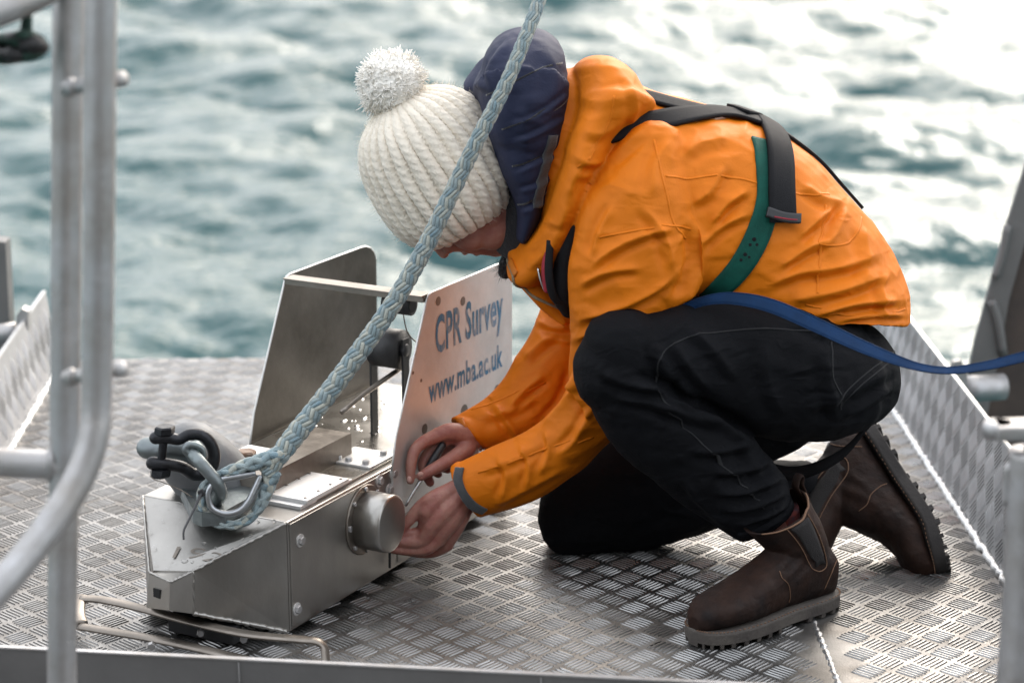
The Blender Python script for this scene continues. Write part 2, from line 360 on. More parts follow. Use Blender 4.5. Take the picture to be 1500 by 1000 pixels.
M['innerfin'] = mat('fin_stainless_shaded', (.17, .155, .135), .45, 1, .12, 120, col2=(.08, .072, .06), vscale=7, rvar=.1)  # far fin: dark reflection of the near fin painted into the base colour
M['shade_wall'] = mat('shade_wall_paint', (.14, .145, .15), .5, 0, .1, 20, var=.15, vscale=2)
M['hull'] = mat('hull_paint', (.10, .11, .12), .6, 0, .2, 20, var=.2, vscale=3)
# lettering: blue stencil paint worn through to the metal
m = mat('blue_stencil_paint', (.055, .22, .42), .55, 0, .3, 300); t = m.node_tree; b = t.nodes['Principled BSDF']
tc = t.nodes.new('ShaderNodeTexCoord'); nz = t.nodes.new('ShaderNodeTexNoise'); nz.inputs['Scale'].default_value = 55; nz.inputs['Detail'].default_value = 8; nz.inputs['Roughness'].default_value = .7
mp = t.nodes.new('ShaderNodeMapping'); mp.inputs['Scale'].default_value = (1, 1, .35); t.links.new(tc.outputs['Object'], mp.inputs[0]); t.links.new(mp.outputs[0], nz.inputs['Vector'])
mr = t.nodes.new('ShaderNodeMapRange'); mr.inputs['From Min'].default_value = .48; mr.inputs['From Max'].default_value = .68; t.links.new(nz.outputs['Fac'], mr.inputs['Value'])
mx = t.nodes.new('ShaderNodeMix'); mx.data_type = 'RGBA'; mx.inputs['A'].default_value = (.055, .22, .42, 1); mx.inputs['B'].default_value = (.45, .47, .48, 1)
t.links.new(mr.outputs[0], mx.inputs['Factor']); t.links.new(mx.outputs['Result'], b.inputs['Base Color']); t.links.new(mr.outputs[0], b.inputs['Metallic']); M['stencil'] = m
# sea water
m = bpy.data.materials.new('sea_water'); m.use_nodes = True; t = m.node_tree; b = t.nodes['Principled BSDF']
b.inputs['Base Color'].default_value = (.015, .066, .068, 1); b.inputs['Roughness'].default_value = .19; b.inputs['IOR'].default_value = 1.333
tc = t.nodes.new('ShaderNodeTexCoord'); prev = None
for sc_, dist in ((2.6, .09), (9.0, .04), (20.0, .012)):
    nz = t.nodes.new('ShaderNodeTexNoise'); nz.inputs['Scale'].default_value = sc_; nz.inputs['Detail'].default_value = 3; t.links.new(tc.outputs['Object'], nz.inputs['Vector'])
    bp = t.nodes.new('ShaderNodeBump'); bp.inputs['Strength'].default_value = .6; bp.inputs['Distance'].default_value = dist; t.links.new(nz.outputs['Fac'], bp.inputs['Height'])
    if prev: t.links.new(prev.outputs[0], bp.inputs['Normal'])
    prev = bp
t.links.new(prev.outputs[0], b.inputs['Normal']); M['sea'] = m

# ------------------------------------------------------------------ sea
SEA_Z = -1.10
def ocean(N=512, Lm=26.0, peak=3.7, rms=.074):
    k1 = np.fft.fftfreq(N, Lm / N) * 2 * pi; kx, ky = np.meshgrid(k1, k1, indexing='ij'); k = np.hypot(kx, ky); k[0, 0] = 1
    kp = 2 * pi / peak; wx, wy = sin(.35), cos(.35)
    cs = (kx * wx + ky * wy) / k
    S = k ** -4 * np.exp(-(kp / k) ** 2 * .8) * (.12 + np.abs(cs) ** 2.5) * np.exp(-(k * .022) ** 2); S[0, 0] = 0
    h = np.sqrt(S) * (RNG.standard_normal((N, N)) + 1j * RNG.standard_normal((N, N)))
    z = np.fft.ifft2(h).real; sc_ = rms / z.std()
    dx = np.fft.ifft2(-1j * kx / k * h).real * sc_; dy = np.fft.ifft2(-1j * ky / k * h).real * sc_
    return z * sc_, dx, dy, Lm / N
oz, ox, oy, ostep = ocean()
def geo_axis(lo, hi, st, far):
    c = list(np.arange(lo, hi, st)); a, d = c[0], st
    L_ = []
    while a > -far: d *= 1.25; a -= d; L_.append(a)
    a, d = c[-1], st; R_ = []
    while a < far: d *= 1.25; a += d; R_.append(a)
    return np.array(L_[::-1] + c + R_)
gx = geo_axis(-10, 10, .05, 3000); gy = geo_axis(3.5, 27, .05, 3000); X, Y = np.meshgrid(gx, gy, indexing='ij')
def fade(g, lo, hi): return np.clip(1 - np.maximum(lo - g, g - hi) / 25, 0, 1)
A = np.minimum(fade(X, -10, 10), fade(Y, 3.5, 27))
ii = np.floor(X / ostep).astype(int) % 512; jj = np.floor(Y / ostep).astype(int) % 512
v = np.stack([X + .9 * ox[ii, jj] * A, Y + .9 * oy[ii, jj] * A, SEA_Z + oz[ii, jj] * A], -1).reshape(-1, 3)
nx, ny = len(gx), len(gy); idx = np.arange(nx * ny).reshape(nx, ny)
f = np.stack([idx[:-1, :-1], idx[1:, :-1], idx[1:, 1:], idx[:-1, 1:]], -1).reshape(-1, 4)
obj('sea', (v, f), M['sea'], kind='structure')

# ------------------------------------------------------------------ deck with its raised tread, side plates, hull
AY = np.array([-99 / 3485, 1.0, 0]); AY /= np.linalg.norm(AY); AX = np.array([AY[1], -AY[0], 0]); AZ = np.array([0, 0, 1.])
Lb = G(70, 564); Rb = G(1299, 585)                       # feet of the two side plates
lx, rx = Lb @ AX, Rb @ AX; FAR = G(400, 524) @ AY
def DK(a, b, z=0.0): return AX * a + AY * b + AZ * z     # deck coordinates: across, along, up
def tread(origin, e1, e2, nrm, inside, n1, n2, cell=.046, bars=6, h=.0017):
    """five-bar style tread: square groups of short raised bars, turned by turns"""
    d1 = (e1 + e2) / sqrt(2); d2 = (e2 - e1) / sqrt(2); V, F = [], []
    o6 = [(-.5, 0), (-.3, -.5), (.3, -.5), (.5, 0), (.3, .5), (-.3, .5)]
    lp = np.array([(x, y, 0) for x, y in o6] + [(x * .88, y * .42, 1) for x, y in o6])
    lf = [(i, (i + 1) % 6, 6 + (i + 1) % 6, 6 + i) for i in range(6)] + [(6, 7, 8, 9, 10, 11)]
    n = 0
    for i in range(-n1, n1):
        for j in range(-n1, n1):
            c = d1 * (i * cell) + d2 * (j * cell); a, b_ = c @ e1, c @ e2
            if not inside(a, b_): continue
            p, q = (d1, d2) if (i + j) % 2 else (d2, d1)
            for k in range(bars):
                g = (k - (bars - 1) / 2) * cell * .160
                ln = cell * (.94 - .05 * abs(k - (bars - 1) / 2)) * random.uniform(.95, 1.04)
                bow = cell * .03 * (1 - 1.2 * lp[:, 0] ** 2 * 4) * (1 if k % 1 == 0 else 1)
                o_ = origin + c + q * g
                V.append(o_ + lp[:, :1] * p * ln + (lp[:, 1:2] * cell * .080 + bow[:, None]) * q + lp[:, 2:] * nrm * h * random.uniform(.8, 1.1) - (1 - lp[:, 2:]) * nrm * .0002)
                F += [tuple(t_ + n for t_ in q_) for q_ in lf]; n += 12
    return np.concatenate(V), F
seam_a = G(1200, 930) @ AX
deck = obj('deck', merge(box(DK((lx + seam_a) / 2, (FAR - 1.5) / 2, -.006), AX * (seam_a - lx - .004) / 2, AY * (FAR + 1.5) / 2, AZ * .006, .001),
                         box(DK((rx + seam_a) / 2, (FAR - 1.5) / 2, -.006), AX * (rx - seam_a - .004) / 2, AY * (FAR + 1.5) / 2, AZ * .006, .001)), M['deck'], smooth=False, kind='structure')
mid = DK((lx + rx) / 2, 3.7)
obj('tread_bars', tread(mid, AX, AY, AZ, lambda a, b_: lx + .02 < a + (lx + rx) / 2 < rx - .02 and 2.2 < b_ + 3.7 < FAR - .006 and abs(a + (lx + rx) / 2 - seam_a) > .022, 46, 46), M['tread'], deck, smooth=False, kind='stuff')
def weld(p, q, r, n, nm, parent):
    c = np.array([p + (q - p) * t for t in np.linspace(0, 1, n)]) + RNG.normal(0, r * .12, (n, 3)); rr = r * (1 + .22 * np.sin(np.arange(n) * 2.1) + RNG.normal(0, .08, n))
    return obj(nm, tube(c, rr, 8, 2), M['weld'], parent)
weld(DK(seam_a, 2.2, -.003), DK(seam_a, 3.34, -.003), .0055, 150, 'weld_seam', deck)
obj('hull', merge(box(DK((lx + rx) / 2, (FAR - 3.1) / 2, -.72), AX * (rx - lx + .3) / 2, AY * (FAR + 3) / 2, AZ * .7)), M['hull'], smooth=False, kind='structure')
for nm, a0, sgn, lab in (('kick_plate', lx, -1, 'grey chequered upright side plate at the left edge of the deck, behind the rail posts'),
                         ('kick_plate', rx, 1, 'grey chequered upright side plate at the right edge of the deck, beyond the boots')):
    t_ = thing(nm, DK(a0, 3.5), lab, 'side plate', 'upright side plates along the deck'); hh = .178 if sgn > 0 else .152; tl = .03 * sgn
    e2 = AX * tl + AZ * hh; up = e2 / np.linalg.norm(e2); nr = np.cross(AY, up) * sgn; nr = nr if nr @ AX * sgn < 0 else -nr
    obj('panel', box(DK(a0, (FAR + 2.3) / 2, 0) + e2 / 2 - nr * .003, AY * (FAR - 2.3) / 2, e2 / 2, nr * .003, .0008), M['plate'], t_, smooth=False)
    hl = np.linalg.norm(e2)
    obj('tread_bars', tread(DK(a0, 3.6) + e2 / 2, AY, up, nr, lambda a, b_: 2.35 < a + 3.6 < FAR - .02 and abs(b_) < hl / 2 - .018, 46, 46, h=.0010), M['plate'], t_, smooth=False, kind='stuff')
    obj('top_edge', box(DK(a0, (FAR + 2.3) / 2, 0) + e2 + up * .002 - nr * .003, AY * (FAR - 2.3) / 2, up * .0018, nr * .0042), M['weld'], t_, smooth=False)
    weld(DK(a0 - sgn * .003, 2.3, .003), DK(a0 - sgn * .003, FAR - .01, .003), .008, 240, 'weld_bead', t_)

dh = thing('shade_wall', (0, -2.2, 0), 'unseen dark grey wall added behind the camera to block low sky light', 'shade_wall')  # added out of view to darken camera-facing surfaces and metal reflections
obj('wall', box((0, -2.25, 2.2), (3.4, 0, 0), (0, .05, 0), (0, 0, 2.25), .01), M['shade_wall'], dh, smooth=False)
# ------------------------------------------------------------------ foreground toe board, rails and posts
c0 = P(-60, 946, 2.95); c1 = G(1040, 1001, c0[2]); dx = (c1 - c0) / np.linalg.norm(c1 - c0); dx0 = dx
t_ = thing('toe_board', ((c0 + c1) / 2 * [1, 1, 0]), 'low smooth grey metal toe board across the bottom edge, in front of the runner', 'toe board')
ex = dx; ey = np.array([-dx[1], dx[0], 0])
e0 = c0 + dx * ((lx + .01 - c0 @ AX) / (dx @ AX)); e1_ = c0 + dx * ((rx - .01 - c0 @ AX) / (dx @ AX)); cm = (e0 + e1_) / 2
obj('board', prism([e0, e0 * [1, 1, 0], e1_ * [1, 1, 0], e1_], ey * .006), M['paintgrey'], t_, smooth=False)
obj('top_edge', box(cm + ey * .003 + [0, 0, .001], dx * (np.linalg.norm(e1_ - e0) / 2), ey * .0045, np.array([0, 0, .0012])), M['galv'], t_, smooth=False)
for px in (360, 800):
    q = c0 + dx * ((px + 60) / 1100 * np.linalg.norm(c1 - c0)); obj('weld_line', tube([q * [1, 1, 0] - ey * .001, q - [0, .001, .003]], .0016, 6, 2), M['paintgrey'], t_)

def pt(L_): return [P(*q) for q in L_]
Yp = 2.55
post = thing('rail_post', P(92, 1000, Yp) * [1, 1, 0], 'upright grey handrail post at far left with a short horizontal rail on its left side', 'handrail post')
foot = P(88, 1030, Yp); foot[2] = 0
obj('pole', tube([P(112, -190, Yp), P(104, -60, Yp), P(100, 0, Yp), P(97, 350, Yp), P(94, 700, Yp), P(91, 1000, Yp), foot], .0175, 20, 6), M['galv'], post)
obj('base_flange', disc_bolt(foot, (0, 0, 1), .05, .008, 20), M['galv'], post)
obj('rail', tube(pt([(-330, 666, Yp), (-100, 672, Yp), (20, 678, Yp), (92, 682, Yp)]), .0172, 18, 5), M['galv'], post)
of = P(-322, 1030, Yp); of[2] = 0; obj('end_pole', tube([P(-338, 20, Yp), P(-330, 600, Yp), of], .0175, 18, 6), M['galv'], post); obj('base_flange', disc_bolt(of, (0, 0, 1), .05, .008, 20), M['galv'], post)
obj('weld_bead', tube([P(73 + 2 * sin(a), 681 + 23 * cos(a), Yp - .017 * abs(sin(a))) for a in np.linspace(0, 2 * pi, 14)], .003, 6, 2), M['galv'], post)
gate = thing('gate_tube', P(140, 660, 2.44) * [1, 1, 0], 'bent grey gate tube beside the post, its lower end sweeping down to the left', 'gate rail')
obj('tube', tube(pt([(112, -188, 2.54), (135, -188, 2.47), (149, -165, 2.44), (151, -110, 2.44), (150, -60, 2.44), (147, 40, 2.44), (145, 300, 2.44), (142, 560, 2.44), (137, 640, 2.43), (110, 712, 2.41), (50, 800, 2.37), (-40, 900, 2.32), (-160, 1000, 2.30), (-270, 1010, 2.40), (-326, 1000, 2.54)]), .0173, 20, 8), M['galv'], gate)
for y in (122, 546):
    a_, b_ = P(96, y + 8, 2.50), P(182, y - 7, 2.46)
    h_ = obj('hinge', tube([a_, b_], [.0085, .0085], 14, 3), M['galv'], gate); obj('pin_cap', merge(disc_bolt(P(172, y - 5, 2.462), b_ - a_, .0090, .006, 16)), M['galv'], h_)
    obj('hinge_lug', ball(P(104, y + 6, 2.49), (.008, .008, .011)), M['galv'], h_)
top = thing('top_rail', P(40, 10, 2.46), 'bright curved top handrail crossing the upper left corner', 'handrail')
obj('rail', tube(pt([(-336, 84, 2.54), (-200, 62, 2.47), (-60, 35, 2.46), (0, 15, 2.47), (60, -12, 2.51), (105, -44, 2.55)]), .0178, 20, 8), M['galv'], top)
# a dark green line made fast below the top rail, out of focus
gl = thing('green_line', P(30, 70, 2.5), 'dark green coiled line hanging under the top rail at upper left', 'line')
for k in range(3):
    obj('coil', tube([P(8 + 14 * k + 26 * cos(a), 72 - 2 * k + 15 * sin(a), 2.5 + .015 * sin(2 * a + k)) for a in np.linspace(0, 2 * pi, 14)][:-1], .0066, 8, 4, closed=True), M['greencord'] if k != 1 else M['black'], gl)
obj('knot', merge(ball(P(46, 66, 2.49), (.017, .015, .011)), ball(P(22, 80, 2.49), (.015, .015, .010)), ball(P(58, 70, 2.5), (.011, .015, .008))), M['black'], gl)
obj('tail', tube(pt([(36, 60, 2.5), (38, 44, 2.5), (40, 20, 2.5), (42, -4, 2.5)]), [.0085, .007, .0055, .0055], 8, 5), M['greencord'], gl)
# left side, beyond the plate
lp_ = thing('bulwark_post', G(-5, 520) * [1, 1, 0], 'flat pale grey upright cut by the left edge, beyond the side plate', 'post')
obj('plate', prism([P(-70, 345, 4.75), P(8, 355, 4.75), P(14, 470, 4.75), P(14, 700, 4.75), P(-70, 700, 4.75)], (0, .05, 0)), M['paintgrey'], lp_, smooth=False)
lb_ = thing('hinge_pipe', P(22, 485, 4.6), 'short grey pipe with a lug behind the top of the left side plate', 'pipe')
obj('pipe', tube(pt([(-30, 492, 4.6), (24, 486, 4.6)]), .021, 16, 3), M['galv'], lb_)
obj('lug', prism([P(24, 500, 4.58), P(24, 462, 4.58), P(32, 452, 4.58), P(41, 456, 4.58), P(41, 500, 4.58)], (0, .03, 0)), M['galv'], lb_, smooth=False)
# right side, beyond the plate
fr = thing('frame_leg', P(1470, 560, 4.75), 'slanting grey steel frame leg with a brown inner face at the right edge', 'steel frame')
Yf = 4.75
obj('flange', prism([P(1800, -900, Yf), P(1508, 225, Yf), P(1476, 325, Yf), P(1428, 500, Yf), P(1400, 640, Yf), P(1440, 640, Yf), P(1462, 530, Yf), P(1478, 440, Yf), P(1850, -900, Yf)][::-1], (0, .014, 0)), M['paintgrey'], fr, smooth=False)  # leg and web extended out of view to shade the deck and cut glare
obj('web', prism([P(1835, -900, Yf + .01), P(1474, 440, Yf + .01), P(1456, 530, Yf + .01), P(1434, 660, Yf + .01), P(1720, 660, Yf + .01), P(1760, 400, Yf + .01), P(2100, -900, Yf + .01)][::-1], (0, .012, 0)), M['brownplate'], fr, smooth=False)
obj('stiffener', tube(pt([(1476, 330, Yf - .01), (1468, 372, Yf - .01), (1457, 408, Yf - .01)]), .009, 6, 4), M['paintgrey'], fr)
obj('rib', tube(pt([(1452, 440, Yf - .006), (1462, 470, Yf - .006), (1470, 520, Yf - .006)]), .010, 6, 4), M['paintgrey'], fr)
rb_ = thing('hinge_pipe', P(1428, 568, 4.6), 'short grey pipe with a rounded lug behind the top of the right side plate', 'pipe')
obj('pipe', tube(pt([(1412, 570, 4.6), (1470, 566, 4.62)]), .028, 18, 3), M['galv'], rb_)
obj('lug', prism([P(1398, 600, 4.56), P(1390, 548, 4.56), P(1397, 530, 4.56), P(1408, 528, 4.56), P(1416, 545, 4.56), P(1420, 600, 4.56)], (0, .02, 0)), M['galv'], rb_, smooth=False)
rp_ = thing('corner_post', P(1490, 1000, 2.5) * [1, 1, 0], 'thick blue grey post standing in the lower right corner', 'post')
ft = P(1482, 1050, 2.5); ft[2] = 0
obj('pole', tube([P(1512, 660, 2.5), P(1507, 720, 2.5), P(1500, 900, 2.5), ft], .026, 20, 5), M['galv'], rp_)
sp = np.array([rx - .03, 2.98, 0]); obj('tall_pole', tube([sp, sp + [0, 0, .6], sp + [0, 0, 1.1]], .02, 18, 4), M['galv'], rp_); obj('riser', tube([P(1512, 665, 2.5), P(1513, 628, 2.5)], .010, 12, 3), M['galv'], rp_)
obj('elbow', tube(pt([(1530, 678, 2.5), (1492, 680, 2.5), (1480, 684, 2.5), (1477, 696, 2.5), (1476, 738, 2.5)]), .0065, 12, 6), M['galv'], rp_)
obj('latch_bar', merge(box(P(1500, 628, 2.5), (.035, .004, .0), (0, .02, 0), (0, 0, .0085), .003), disc_bolt(P(1462, 628, 2.5) + [0, 0, -.0085], (0, 0, 1), .018, .017, 18)), M['galv'], rp_)
# ------------------------------------------------------------------ the towed plankton recorder
U3 = np.array([.469, .883, 0]); U3 /= np.linalg.norm(U3); V3 = np.array([U3[1], -U3[0], 0]); B0 = G(425, 925, .012) * [1, 1, 0]
def L3(s, t, z): return B0 + U3 * s + V3 * t + AZ * z
def LP(x, y, t):                                          # photo point on the vertical plane t of the body
    d = ray(x, y); o = np.array([0, 0, HC]); k = (t - (o - B0) @ V3) / (d @ V3); return o + d * k
W = .268; HB = .188
rec = thing('plankton_recorder', L3(.3, -W / 2, 0), 'stainless steel towed plankton recorder with two tall side fins, standing before the person', 'plankton recorder')
def bx(s0, s1, t0, t1, z0, z1, bev=0.0015):
    return box(L3((s0 + s1) / 2, (t0 + t1) / 2, (z0 + z1) / 2), U3 * abs(s1 - s0) / 2, V3 * abs(t1 - t0) / 2, AZ * abs(z1 - z0) / 2, bev)
obj('body_shell', bx(0, .70, -W, 0, .012, HB, .003), M['steel'], rec, smooth=False)
# wedge nose
nz0, nz1 = .068, .122
FL, FC, FR = LP(219, 838, -.160), LP(250, 852, -.115), LP(283, 836, -.100)         # upper corners of the nose block, far to near
FLb, FCb, FRb = LP(216, 889, -.160), LP(249, 893, -.115), LP(283, 898, -.100)
for q_ in (FL, FC, FR, FLb, FCb, FRb): print('nose corner', (q_ - B0) @ U3, q_[2])
nose = obj('nose_cone', (np.array([L3(-.001, -W + .001, .013), L3(-.001, -.001, .013), L3(-.001, -.001, HB - .001), L3(-.001, -W + .001, HB - .001),
      FLb + U3 * .012, FRb, FR, FL + U3 * .010]), [(0, 1, 5, 4), (1, 2, 6, 5), (2, 3, 7, 6), (3, 0, 4, 7), (4, 5, 6, 7), (0, 3, 2, 1)]), M['steel'], rec, smooth=False)
dn = -AZ * .0015
nb = obj('nose_block', prism([FLb - U3 * .003, FCb - U3 * .003, FRb + V3 * .001, FRb + U3 * .03 - V3 * .02, FLb + U3 * .03], AZ * .001)  if 0 else
      (np.array([FLb - U3 * .002, FCb - U3 * .002, FRb + V3 * .0015 - U3 * .001, FLb + U3 * .03 + V3 * .02, FL - U3 * .002 + dn, FC - U3 * .002 + dn, FR + V3 * .0015 - U3 * .001 + dn, FL + U3 * .03 + V3 * .02 + dn]),
       [(0, 1, 5, 4), (1, 2, 6, 5), (2, 3, 7, 6), (3, 0, 4, 7), (4, 5, 6, 7), (3, 2, 1, 0)]), M['steel'], rec, smooth=False)
hc = (FL + FC + FLb + FCb) / 4 + V3 * -.002; fu = FC - FL; fu[2] = 0; fu /= np.linalg.norm(fu); fn_ = np.array([fu[1], -fu[0], 0])
NZ1 = lambda s_: 0
obj('aperture', box(hc + fn_ * .0025, fn_ * .0012, fu * .0070, AZ * .0068), M['hole'], nb, smooth=False)
def bead(p, q, r, n, parent, nm='weld_bead'):
    c = np.array([p + (q - p) * t for t in np.linspace(0, 1, n)]) + RNG.normal(0, r * .1, (n, 3)); rr = r * (.85 + .16 * np.sin(np.arange(n) * 2.1))
    return obj(nm, tube(c, rr, 8, 2), M['steel'], parent)
bead(L3(-.002, -.001, HB - .001), FR, .0035, 34, nose); bead(FR, FRb, .003, 12, nose); bead(FRb, L3(-.005, -.003, .014), .0042, 34, nose)
bead(FL, FC, .0022, 12, nose); bead(FC, FR, .0026, 16, nose); bead(L3(-.002, -W + .002, HB), FL, .0024, 30, nose)
# number on the nose plate (raised weld writing)
def text_geo(txt, size, o, ex, ey, nrm, depth=.0006, off=0.0, sx=1.0, res=3):
    cu = bpy.data.curves.new('t', 'FONT'); cu.body = txt; cu.size = size; cu.offset = off; cu.resolution_u = res; cu.space_character = 1.05
    ob = bpy.data.objects.new('t', cu); COL.objects.link(ob); me = bpy.data.meshes.new_from_object(ob.evaluated_get(bpy.context.evaluated_depsgraph_get()))
    vv = np.array([q.co[:] for q in me.vertices]); ff = [tuple(p.vertices) for p in me.polygons]; wd = vv[:, 0].max() * sx
    bpy.data.objects.remove(ob); bpy.data.curves.remove(cu); bpy.data.meshes.remove(me)
    return np.array([o + ex * q[0] * sx + ey * q[1] + nrm * depth for q in vv]), ff, wd
sx_ = FR - FL; sx_ /= np.linalg.norm(sx_); sy_ = L3(0, -.14, HB) - (FL + FR) / 2; sy_ -= sx_ * (sy_ @ sx_); sy_ /= np.linalg.norm(sy_); sn_ = np.cross(sx_, sy_)
tv, tf, _ = text_geo('192', .034, np.zeros(3), np.array([1., 0, 0]), np.array([0, 1., 0]), np.array([0, 0, 1.]), 0, -.0002, 1.0)
def nose_pt(x, y, h):
    u_ = x / np.linalg.norm(FR - FL); A_ = FL + (FR - FL) * u_; B_ = L3(0, -W, HB) + (L3(0, 0, HB) - L3(0, -W, HB)) * u_; v_ = y / np.linalg.norm(B_ - A_); return A_ + (B_ - A_) * v_ + sn_ * h
tv = np.array([nose_pt(.018 + k_[0], .028 + k_[1], .0013) for k_ in tv])
obj('lettering', (tv, tf), M['dullsteel'], nose, smooth=False)
# seams and side panel
obj('side_panel', bx(.004, .312, -.001, .0025, .020, HB - .004, .0008), M['steel'], rec, smooth=False)
obj('rear_panel', bx(.316, .69, -.001, .0025, .020, HB - .004, .0008), M['steel'], rec, smooth=False)
for s, z in ((.030, .150), (.016, .044), (.262, .176), (.305, .176), (.34, .040), (.292, .152)):
    q = disc_bolt(L3(s, .0025, z), V3, .0072, .006); b_ = obj('bolt', q, M['galv'], rec, smooth=False)
    obj('washer', disc_bolt(L3(s, .0024, z), V3, .0105, .0016, 16), M['finsteel'], b_, smooth=False)
# capsule-shaped drive cover on the side
def stadium(s, z, w_, h_, n=12):
    r = w_ / 2; a = np.linspace(0, pi, n); up = [(s + r * cos(t_), z + h_ / 2 - r + r * sin(t_)) for t_ in a]; return up + [(s - r * cos(t_), z - h_ / 2 + r - r * sin(t_)) for t_ in a]
def extr(o, t0, t1, inset=.004):
    R = [[L3(s, t0, z) for s, z in o]]; c = np.mean(np.array(o), 0)
    for k, t_ in ((1, t1 - inset), (1 - .35 * inset / .03, t1 - inset * .3), (1 - inset / .03, t1)): R.append([L3(c[0] + (s - c[0]) * k, t_, c[1] + (z - c[1]) * k) for s, z in o])
    return rings(np.array(R))
dc = obj('drive_cover', extr(stadium(.216, .126, .084, .094), .002, .054, .003), M['steel'], rec)
fl = obj('cover_flange', extr(stadium(.214, .126, .112, .114), .002, .006, .0015), M['dullsteel'], dc)
for s, z in stadium(.214, .126, .099, .102, 5): obj('screw', disc_bolt(L3(s, .006, z), V3, .0038, .0035, 8), M['galv'], dc, smooth=False)
# fins
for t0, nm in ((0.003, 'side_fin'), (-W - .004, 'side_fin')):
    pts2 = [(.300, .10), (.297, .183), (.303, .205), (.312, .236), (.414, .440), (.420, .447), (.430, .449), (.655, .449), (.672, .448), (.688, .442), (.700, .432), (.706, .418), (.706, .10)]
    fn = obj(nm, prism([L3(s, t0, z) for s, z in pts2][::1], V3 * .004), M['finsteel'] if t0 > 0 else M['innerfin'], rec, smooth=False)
    if t0 > 0: near_fin = fn
    obj('fin_edge', tube([L3(s, t0 + .002, z) for s, z in pts2[1:-1]], .0019, 8, 1), M['finsteel'], fn)
for x, y, r_ in ((642, 441, .008), (678, 441, .008), (680, 602, .012), (728, 571, .010), (622, 628, .009), (605, 546, .003), (617, 557, .003)):
    obj('scuff', disc_bolt(LP(x, y, .007), V3, r_, .0004, 12), M['dullsteel'], near_fin, smooth=False)
for txt, s0, z0, sz, sx_c, tgt in (('CPR Survey', .437, .345, .088, .70, .235), ('www.mba.ac.uk', .415, .266, .058, .70, .255)):
    tv, tf, wd = text_geo(txt, sz, L3(s0, .007, z0), U3, AZ, V3, .0004, .0022 if txt[0] == 'C' else .0013, 1.0); k = tgt / wd
    tv = np.array([L3(s0, .0074, z0) + U3 * ((q - L3(s0, .007, z0)) @ U3) * k + AZ * (q[2] - z0) for q in tv])
    obj('lettering', (tv, tf), M['stencil'], near_fin, smooth=False)
# between the fins: cross bar, inner tray, roller, rod
obj('cross_bar', merge(bx(.408, .424, -W + .001, .002, .436, .446, .001), bx(.402, .432, -W + .002, .002, .4462, .4485, .0005)), M['dullsteel'], rec, smooth=False)
obj('tray', bx(.10, .70, -W + .012, -.012, HB, HB + .004, .001), M['tray'], rec, smooth=False)
hp = obj('hinge_plate', bx(.262, .345, -.095, -.014, HB + .004, HB + .008, .001), M['finsteel'], rec, smooth=False)
for s, t_ in ((.275, -.082), (.275, -.062), (.33, -.03), (.275, -.03)): obj('bolt', disc_bolt(L3(s, t_, HB + .008), AZ, .006, .006), M['galv'], hp, smooth=False)
rt_ = LP(604, 447, -.03); obj('roller_tube', tube([rt_ - V3 * .05, rt_], [.0175, .0175], 20, 2), M['black'], rec); obj('tube_bore', disc_bolt(rt_ + V3 * .0005, V3, .0125, .0006, 18), M['hole'], rec, smooth=False)
rc_ = LP(589, 512, -.05); rol = obj('roller', tube([rc_ - V3 * .05, rc_], [.033, .033], 26, 2), M['black'], rec)
obj('roller_hub', disc_bolt(rc_, V3, .011, .010, 16), M['plastic'], rol)
rs_ = (rc_ - B0) @ U3
obj('roller_bracket', merge(bx(rs_ - .01, rs_ + .01, -.108, -.104, HB + .004, rc_[2] + .02, .001), bx(rs_ - .01, rs_ + .01, -.046, -.042, HB + .004, rc_[2] + .02, .001)), M['black'], rec, smooth=False)
obj('tension_rod', tube([LP(500, 604, -.10), LP(540, 572, -.085), LP(590, 537, -.06)], .0042, 10, 4), M['dullsteel'], rec)
obj('wire', tube([L3(.43, -.05, .41), L3(.44, -.045, .37), L3(.47, -.03, .345), L3(.49, -.01, .36)], .0012, 6, 6), M['dullsteel'], rec)
# spine housing along the top, block with the rusty bolt, stacked lid
obj('spine_housing', merge(prism([L3(.06, -.155, HB), L3(.06, -.078, HB), L3(.062, -.080, HB + .042), L3(.062, -.15, HB + .042)], U3 * .25)), M['dullsteel'], rec, smooth=False)
blk = obj('bolt_block', bx(.085, .215, -.215, -.150, HB + .001, HB + .030, .002), M['finsteel'], rec, smooth=False)
obj('rusty_bolt', disc_bolt(L3(.150, -.175, HB + .030), AZ, .0165, .014), M['rust'], blk, smooth=False)
lid = obj('lid', bx(.055, .205, -.105, -.012, HB, HB + .006, .001), M['finsteel'], rec, smooth=False)
l2 = obj('lid_plate', bx(.068, .190, -.085, -.009, HB + .006, HB + .012, .0012), M['finsteel'], lid, smooth=False)
for s in (.078, .115, .150, .18):
    for t_ in (-.018, -.076): obj('rivet', ball(L3(s, t_, HB + .012), (.0026, .0026, .0016), 8, 5), M['dullsteel'], l2)
# tow bracket and swivel
br = obj('tow_bracket', prism([P(255, 716, 3.30), P(286, 770, 3.22), P(300, 773, 3.22), P(322, 770, 3.23), P(400, 728, 3.32), P(398, 716, 3.36), P(330, 706, 3.42)][::-1], AZ * -.002), M['zinc'], rec, smooth=False)
brl = [G(255, 712, .186), G(283, 766, .186), G(296, 771, .186), G(330, 768, .186), G(402, 728, .186), G(398, 712, .186), G(340, 700, .186)]
bpy.data.objects.remove(br)
br = obj('tow_bracket', prism(brl, AZ * .022), M['zinc'], rec, smooth=False)
sw = obj('swivel', tube([P(352, 752, 3.42), P(330, 722, 3.41), P(303, 690, 3.40), P(281, 668, 3.395)], [.055, .058, .059, .055], 28, 6, rounded=True), M['swivel'], rec)
obj('swivel_eye', tube([P(218, 656, 3.33), P(240, 657, 3.33), P(262, 658, 3.33), P(290, 672, 3.36)], [.019, .0225, .021, .022], 16, 5, flat=.9, rounded=True), M['zinc'], rec)
